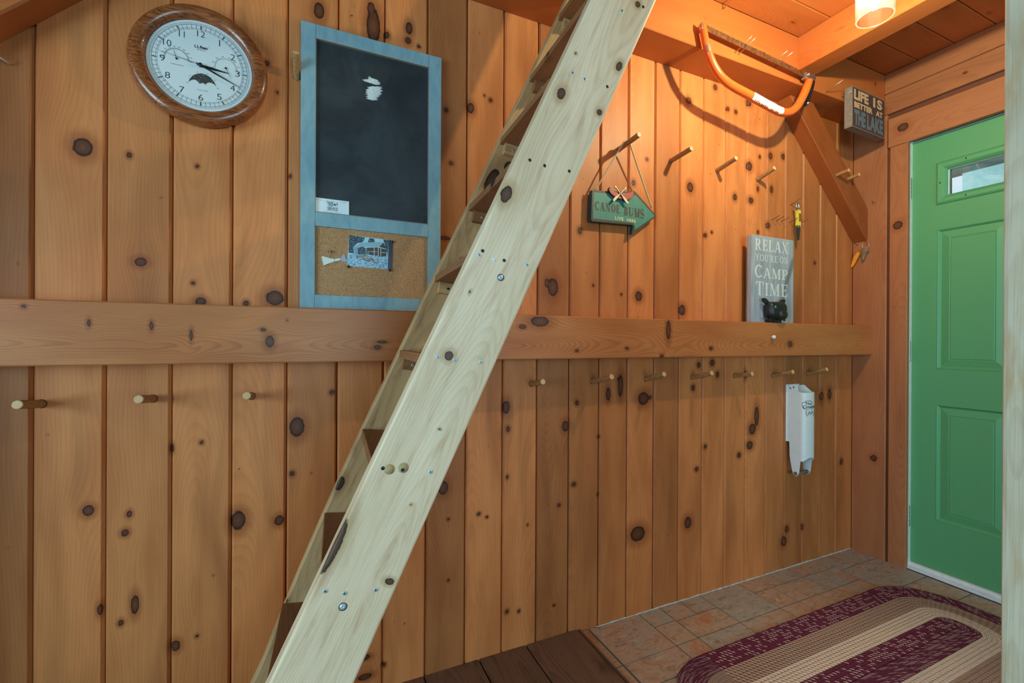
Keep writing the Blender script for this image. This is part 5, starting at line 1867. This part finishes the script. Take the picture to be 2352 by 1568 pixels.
mb.build('logo', M_INK, cr)

# ------------------------------------------------------------------ yellow pliers on a nail
M_YEL = plain('yellow_handle', (226, 204, 74), .4)
M_OLIVE = plain('olive_insert', (110, 96, 30), .5)
M_JAW = plain('steel_jaw', (86, 84, 84), .4, .7)
nail(2.1150, 1.7495, 0, .045, .016, 'nail holding the yellow handled multi tool', 'nails in a row above the grey sign')
pl = thing('multi_tool', 'yellow and steel folding multi tool hanging from a nail above the grey sign', 'tool', (2.115, -.03, 1.66))
MB().tube([(2.1010, -.034, 1.7440), (2.1110, -.034, 1.7145)], .0036, 10).lathe([(0, .004), (.0042, .003), (.005, 0), (.0042, -.003)], (2.1010, -.035, 1.7440), NY, 14, mi=1).build('shackle', [M_STEEL, M_BRASS], pl)
MB().tube([(2.1190, -.034, 1.7520), (2.1265, -.034, 1.7135)], .0038, 10).build('shackle', M_STEEL, pl)
mb = MB()
mb.poly([(2.1090, -.040, 1.7165), (2.1290, -.040, 1.7150), (2.1310, -.040, 1.7000), (2.1250, -.040, 1.6970), (2.1270, -.040, 1.6620), (2.1310, -.040, 1.6580), (2.1290, -.040, 1.6400), (2.1100, -.040, 1.6420), (2.1115, -.040, 1.6600), (2.1120, -.040, 1.7000)], (0, .014, 0))
mb.build('handle', M_YEL, pl)
MB().box((2.1150, -.0415, 1.6610), (2.1262, -.030, 1.6985), bev=.001).build('handle_insert', M_OLIVE, pl)
for x in (2.1108, 2.1276):
    MB().lathe([(0, .003), (.0028, .002), (.003, 0), (.003, -.006)], (x, -.040, 1.6345), NY, 12).build('pivot', M_STEEL, pl)
MB().poly([(2.1110, -.038, 1.6400), (2.1290, -.038, 1.6390), (2.1270, -.038, 1.6050), (2.1225, -.038, 1.5740), (2.1195, -.038, 1.5760), (2.1150, -.038, 1.6060)], (0, .010, 0)).build('jaws', M_JAW, pl)

# ------------------------------------------------------------------ keys on the corner post
M_STRAP = plain('orange_strap', (240, 150, 40), .5, var=.05)
M_KEY = plain('nickel_key', (176, 178, 176), .3, .9)


def post_nail(y, z, label):
    mb = MB().tube([(2.620, y, z), (2.590, y - .002, z + .006)], .0013, 8)
    mb.lathe([(0, .0006), (.0024, .0004), (.0026, 0)], (2.590, y - .002, z + .006), NX, 10)
    return tag(mb.build('nail', M_IRON, None, (2.615, y, z)), label, 'nail', 'nails in the corner post')


post_nail(-.0228, 1.5955, 'nail in the corner post above the orange key strap')
post_nail(-.0700, 1.5985, 'nail in the corner post holding the key bunch')
post_nail(-.0998, 1.7942, 'lone small nail in the corner post beside the knee brace')
kr = thing('key_bunch', 'bunch of keys with an orange strap hanging on the corner post', 'keys', (2.60, -.06, 1.55))
MB().poly([(2.596, -.0340, 1.5590), (2.596, -.0520, 1.5560), (2.597, -.0400, 1.5380), (2.597, -.0180, 1.4960), (2.598, -.0080, 1.4830), (2.598, .0, 1.4790) if False else (2.598, -.0010, 1.4860), (2.598, -.0040, 1.5000), (2.597, -.0140, 1.5330)], (.006, 0, 0)).build('strap', M_STRAP, kr)
mb = MB()
pts = [(2.598, -.0700 + .015 * math.cos(a), 1.5830 + .018 * math.sin(a)) for a in np.linspace(0, 2 * PI, 25)]
mb.tube(pts, .0013, 8, caps=False)
mb.build('key_ring', M_STEEL, kr)
for (dy, tilt, mt) in ((-.004, .18, M_KEY), (.006, .32, M_KEY), (-.016, -.1, M_BRASS)):
    c = Vector((2.596 + .0016 * dy / .006, -.0690 - dy, 1.5580))
    s, q = math.sin(tilt), math.cos(tilt)

    def kp(a, b):
        return (c.x, c.y + a * q + b * s * -1, c.z + b * q - a * s * 0)
    P = [kp(.0100 * math.cos(a), .0090 * math.sin(a)) for a in np.linspace(PI * 1.35, PI * -.35, 16)] + [kp(.003, -.012), kp(.003, -.046), kp(.0, -.050), kp(-.003, -.047), kp(-.0045, -.040), kp(-.003, -.034), kp(-.0045, -.028), kp(-.003, -.022)]
    MB().poly(P, (.0018, 0, 0)).build('key', mt, kr)

# small screw hook by the far edge of the wall
mb = MB()
mb.tube([(-.6330, .004, 1.7160), (-.6330, -.010, 1.7165), (-.6370, -.022, 1.7175), (-.6440, -.028, 1.7200), (-.6500, -.026, 1.7260), (-.6510, -.020, 1.7320)], .0018, 8)
tag(mb.build('screw_hook', M_ZINC, None, (-.633, 0, 1.716)), 'small bent metal hook in the board wall beyond the clock', 'hook')

# ------------------------------------------------------------------ braided oval rug
def rug_mat():
    t = NT('braided_wool')
    g = t.attr('grain').outputs['Vector']
    u, v, k = t.sep(g)          # u along the braid, v braid rows, k which colour
    row = t.math('FLOOR', v)
    fv = t.math('FRACT', v)
    off = t.math('MULTIPLY', t.math('FRACT', t.math('MULTIPLY', row, .5)), 2.0)
    uu = t.math('ADD', u, t.math('MULTIPLY', off, .5))
    cell = t.math('FLOOR', uu)
    fu = t.math('FRACT', uu)
    wn = t.n.new('ShaderNodeTexWhiteNoise')
    wn.noise_dimensions = '2D'
    t.put(wn.inputs['Vector'], t.comb(cell, row, 0.0))
    rnd = wn.outputs['Value']
    # each braid lobe is a slanted strand
    sl = t.math('ABSOLUTE', t.math('SUBTRACT', t.math('FRACT', t.math('ADD', fu, t.math('MULTIPLY', fv, .55))), .5))
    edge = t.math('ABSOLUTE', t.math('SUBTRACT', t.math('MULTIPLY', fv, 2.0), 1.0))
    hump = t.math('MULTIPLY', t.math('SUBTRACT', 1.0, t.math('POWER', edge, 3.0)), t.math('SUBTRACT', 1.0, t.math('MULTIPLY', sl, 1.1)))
    maroon, white, tan, brown, cream = s2l((106, 44, 72)), s2l((232, 212, 206)), s2l((196, 166, 152)), s2l((104, 78, 72)), s2l((234, 212, 200))
    flick = t.math('MULTIPLY', t.math('LESS_THAN', rnd, .55), t.math('MULTIPLY', t.step(sl, .16, .08), t.step(edge, .95, .6)))
    cm = t.mix(t.math('MULTIPLY', flick, 1.0), maroon, white)
    ct = t.mix(t.math('MULTIPLY', t.step(sl, .22, .36), .85), tan, brown)
    cc_ = t.mix(t.math('MULTIPLY', t.step(sl, .36, .46), .85), cream, s2l((112, 84, 72)))
    is_t = t.math('MULTIPLY', t.math('GREATER_THAN', k, .5), t.math('LESS_THAN', k, 1.5))
    is_c = t.math('GREATER_THAN', k, 1.5)
    c = t.mix(is_t, cm, ct)
    c = t.mix(is_c, c, cc_)
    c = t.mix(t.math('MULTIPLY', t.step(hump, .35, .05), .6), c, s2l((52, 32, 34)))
    fz = t.noise(t.comb(t.math('MULTIPLY', u, 6.0), t.math('MULTIPLY', v, 5.0), 0.0), 1.0, 2.0, .6)
    c = t.mix(t.math('MULTIPLY', t.step(fz, .5, .75), .25), c, s2l((150, 120, 116)))
    return t.bsdf(c, .9, 0, .1, bump=t.math('ADD', hump, t.math('MULTIPLY', fz, .3)), bstr=.8, bdist=.004)


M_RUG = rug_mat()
rxa, rxb, ryc = 1.235, 2.235, -.573
RR = .292
SXE = .84
NR, NTt = 74, 240


def rug_pt(r, f):
    """f goes once round the oval ring of half width r"""
    Ls = rxb - rxa
    arc = PI * r * .92
    tot = 2 * Ls + 2 * arc
    s = f * tot
    if s < Ls:
        return (rxa + s, ryc + r)
    s -= Ls
    if s < arc:
        a = PI / 2 - PI * s / arc
        ca, sa = math.cos(a), math.sin(a)
        return (rxb + r * SXE * math.copysign(abs(ca) ** .85, ca), ryc + r * math.copysign(abs(sa) ** .85, sa))
    s -= arc
    if s < Ls:
        return (rxb - s, ryc - r)
    s -= Ls
    a = -PI / 2 - PI * s / arc
    ca, sa = math.cos(a), math.sin(a)
    return (rxa + r * SXE * math.copysign(abs(ca) ** .85, ca), ryc + r * math.copysign(abs(sa) ** .85, sa))


vs, fs_, gr = [], [], []
ROW = .0128
radii = [RR - RR * i / NR for i in range(NR)] + [.001]
bands = [(.202, 0), (.128, 1), (.064, 2), (-1, 0)]
for i, r in enumerate(radii):
    rr_ = r / ROW
    fv = rr_ - math.floor(rr_)
    z = .0025 + .0085 * min(1, (RR - r) / .006) + .0018 * (1 - abs(2 * fv - 1) ** 2)
    k = [b_[1] for b_ in bands if r > b_[0]][0]
    tot = 2 * (rxb - rxa) + 2 * PI * r
    for j in range(NTt + 1):
        x, y = rug_pt(r, (j % NTt) / NTt)
        vs.append((x, y, z))
        gr.append((round(tot / .0165) * j / NTt, rr_, k))
m = NTt + 1
for i in range(len(radii) - 1):
    for j in range(NTt):
        fs_.append((i * m + j, i * m + j + 1, (i + 1) * m + j + 1, (i + 1) * m + j))
b0 = len(vs)
for j in range(m):
    x, y, z = vs[j]
    vs.append((x, y, .0006))
    gr.append((gr[j][0], RR / ROW + .4, 0))
for j in range(NTt):
    fs_.append((b0 + j, b0 + j + 1, j + 1, j))
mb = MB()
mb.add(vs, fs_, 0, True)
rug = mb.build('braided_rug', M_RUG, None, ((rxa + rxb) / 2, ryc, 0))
at = rug.data.attributes.new('grain', 'FLOAT_VECTOR', 'POINT')
at.data.foreach_set('vector', np.array(gr, np.float32).ravel())
tag(rug, 'oval braided rug in maroon, tan and cream on the tile floor before the door', 'rug')

# ------------------------------------------------------------------ pendant lamp
def shade_mat():
    t = NT('clear_glass_shade')
    tr = t.n.new('ShaderNodeBsdfTransparent')
    tr.inputs[0].default_value = (.97, .97, .95, 1)
    g = t.n.new('ShaderNodeBsdfGlossy')
    g.inputs['Roughness'].default_value = .08
    df = t.n.new('ShaderNodeBsdfTranslucent')
    df.inputs[0].default_value = (.95, .95, .93, 1)
    lw = t.n.new('ShaderNodeLayerWeight')
    lw.inputs[0].default_value = .35
    m1 = t.n.new('ShaderNodeMixShader')
    m1.inputs[0].default_value = .05
    m2 = t.n.new('ShaderNodeMixShader')
    L = t.t.links.new
    L(tr.outputs[0], m1.inputs[1]); L(df.outputs[0], m1.inputs[2])
    L(t.math('MULTIPLY', lw.outputs['Facing'], .55), m2.inputs[0])
    L(m1.outputs[0], m2.inputs[1]); L(g.outputs[0], m2.inputs[2])
    L(m2.outputs[0], t.out.inputs[0])
    return t.m


def emit_mat(name, rgb, s):
    t = NT(name)
    e = t.n.new('ShaderNodeEmission')
    e.inputs[0].default_value = (*rgb, 1)
    e.inputs[1].default_value = s
    t.t.links.new(e.outputs[0], t.out.inputs[0])
    return t.m


LX, LY, LZ = 1.502, -.660, 2.034
lamp = thing('pendant_lamp', 'glass cylinder pendant lamp with a glowing bulb below the ceiling boards', 'lamp', (LX, LY, 2.42))
mb = MB()
mb.lathe([(.044, .280), (.046, .250), (.046, .003), (.0452, .0008), (.0435, .0), (.0420, .0008), (.0412, .003), (.0412, .250), (.039, .278)], (LX, LY, LZ), EZ, 64)
mb.build('glass_shade', shade_mat(), lamp)
mb = MB()
mb.lathe([(0, .002), (.012, .004), (.024, .016), (.029, .034), (.026, .052), (.016, .072), (.013, .084)], (LX, LY, LZ + .150), EZ, 28)
mb.build('bulb', emit_mat('bulb_glow', (1.0, .96, .90), 14.0), lamp)
mb = MB().lathe([(.013, .084), (.018, .086), (.018, .130), (.049, .134), (.049, .142), (.02, .150), (.004, .156), (0, .156)], (LX, LY, LZ + .146), EZ, 32)
mb.build('socket_cap', M_STEEL, lamp)
MB().tube([(LX, LY, LZ + .300), (LX, LY, 2.424)], .003, 8).build('cord', M_BLACK, lamp)
MB().lathe([(0, -.020), (.045, -.018), (.058, -.006), (.058, 0)], (LX, LY, 2.4245), EZ, 32).build('canopy', M_STEEL, lamp)

# ------------------------------------------------------------------ outside the door
M_SIDING = plain('pale_porch_siding', (190, 226, 224), .6, var=.05)
M_SOFFIT = plain('porch_soffit', (110, 122, 118), .8, var=.35, scale=5)
M_YARD = plain('yard_grass', (96, 130, 76), .9, var=.3, scale=4)
M_BRIGHT = plain('sunlit_foliage', (196, 216, 190), .9, var=.35, scale=6)
o = MB().box((4.2, -3.2, -.3), (4.3, .16, 2.29)).build('porch_screen', M_SIDING)
tag(o, 'pale porch wall panel outside seen through the door window', 'wall panel')
o = MB().box((2.9, -4.3, 2.285), (4.25, 2.0, 2.36)).build('porch_roof', M_SOFFIT)
tag(o, 'weathered porch roof outside the door window', 'roof')
o = struct(MB().box((2.78, -14, -.5), (30, 14, -.3)).build('floor_4', M_YARD))

# ------------------------------------------------------------------ light
def light(name, kind, loc, energy, color, **kw):
    l = bpy.data.lights.new(name, kind)
    l.energy = energy
    l.color = color
    for k, v in kw.items():
        setattr(l, k, v)
    o = bpy.data.objects.new(name, l)
    o.location = loc
    COL.objects.link(o)
    return o


light('bulb_light', 'POINT', (LX, LY, LZ + .138), 40.0, (1.0, .96, .62), shadow_soft_size=.016)
a = light('assumed_window_daylight', 'AREA', (-2.40, -1.80, 1.22), 80.0, (.48, .82, 1.0), shape='RECTANGLE', size=1.1, size_y=1.8)  # area light standing in for daylight from the assumed left window
a.rotation_euler = (0, -PI / 2, 0)
a = light('assumed_window_daylight', 'AREA', (.85, -4.29, 1.15), 60.0, (.48, .82, 1.0), shape='RECTANGLE', size=1.8, size_y=1.2)  # second daylight area light, at the assumed window behind the camera
a.rotation_euler = (PI / 2, 0, 0)
# assumed unseen lamp, added as bare point light to warm the left boards
a = light('assumed_lamp', 'POINT', (-1.35, -.55, 1.85), 3.0, (1.0, .74, .46), shadow_soft_size=.12)

a = light('porch_fill_light', 'AREA', (3.3, 1.5, 1.6), 45.0, (.74, .92, 1.0), shape='RECTANGLE', size=1.2, size_y=1.2)  # added fill lamp, brightens the porch panel in place of real daylight
a.rotation_euler = (PI / 2, 0, PI + .75)

w = bpy.data.worlds.new('sky')
scene.world = w
w.use_nodes = True
bg = w.node_tree.nodes['Background']
bg.inputs[0].default_value = (.74, .9, 1.0, 1)
bg.inputs[1].default_value = 1.0

# ------------------------------------------------------------------ camera
cam = bpy.data.cameras.new('camera')
cam.sensor_fit = 'HORIZONTAL'
cam.sensor_width = 36.0
cam.lens = 1029.2 / 2352 * 36.0
cam.clip_start = 0.02
co = bpy.data.objects.new('camera', cam)
COL.objects.link(co)
ya, pi_, ro = (math.radians(q) for q in (24.3069, .0688, .2920))
Ry = Matrix(((math.cos(ya), -math.sin(ya), 0), (math.sin(ya), math.cos(ya), 0), (0, 0, 1)))
Bm = Matrix(((1, 0, 0), (0, 0, -1), (0, 1, 0)))
Rp = Matrix(((1, 0, 0), (0, math.cos(pi_), -math.sin(pi_)), (0, math.sin(pi_), math.cos(pi_))))
Rr = Matrix(((math.cos(ro), -math.sin(ro), 0), (math.sin(ro), math.cos(ro), 0), (0, 0, 1)))
Mc = Rr @ Rp @ Bm @ Ry            # world to image axes (x right, y down, z forward)
right, down, fwd = Vector(Mc[0]), Vector(Mc[1]), Vector(Mc[2])
co.matrix_world = Matrix(((right.x, -down.x, -fwd.x, 0.0), (right.y, -down.y, -fwd.y, -1.42), (right.z, -down.z, -fwd.z, 1.086), (0, 0, 0, 1)))
scene.camera = co

vs_ = scene.view_settings
vs_.view_transform = 'Standard'
vs_.look = 'None'
vs_.exposure = 0.0
vs_.gamma = 1.0
vs_.use_curve_mapping = False
scene.cycles.use_denoising = True
scene.cycles.use_adaptive_sampling = True
scene.cycles.adaptive_threshold = 0.05
scene.cycles.adaptive_min_samples = 18
scene.cycles.max_bounces = 6
scene.cycles.diffuse_bounces = 3
scene.cycles.glossy_bounces = 2
scene.cycles.transmission_bounces = 6
scene.cycles.transparent_max_bounces = 12
scene.cycles.caustics_reflective = False
scene.cycles.caustics_refractive = False
scene.cycles.sample_clamp_indirect = 6.0
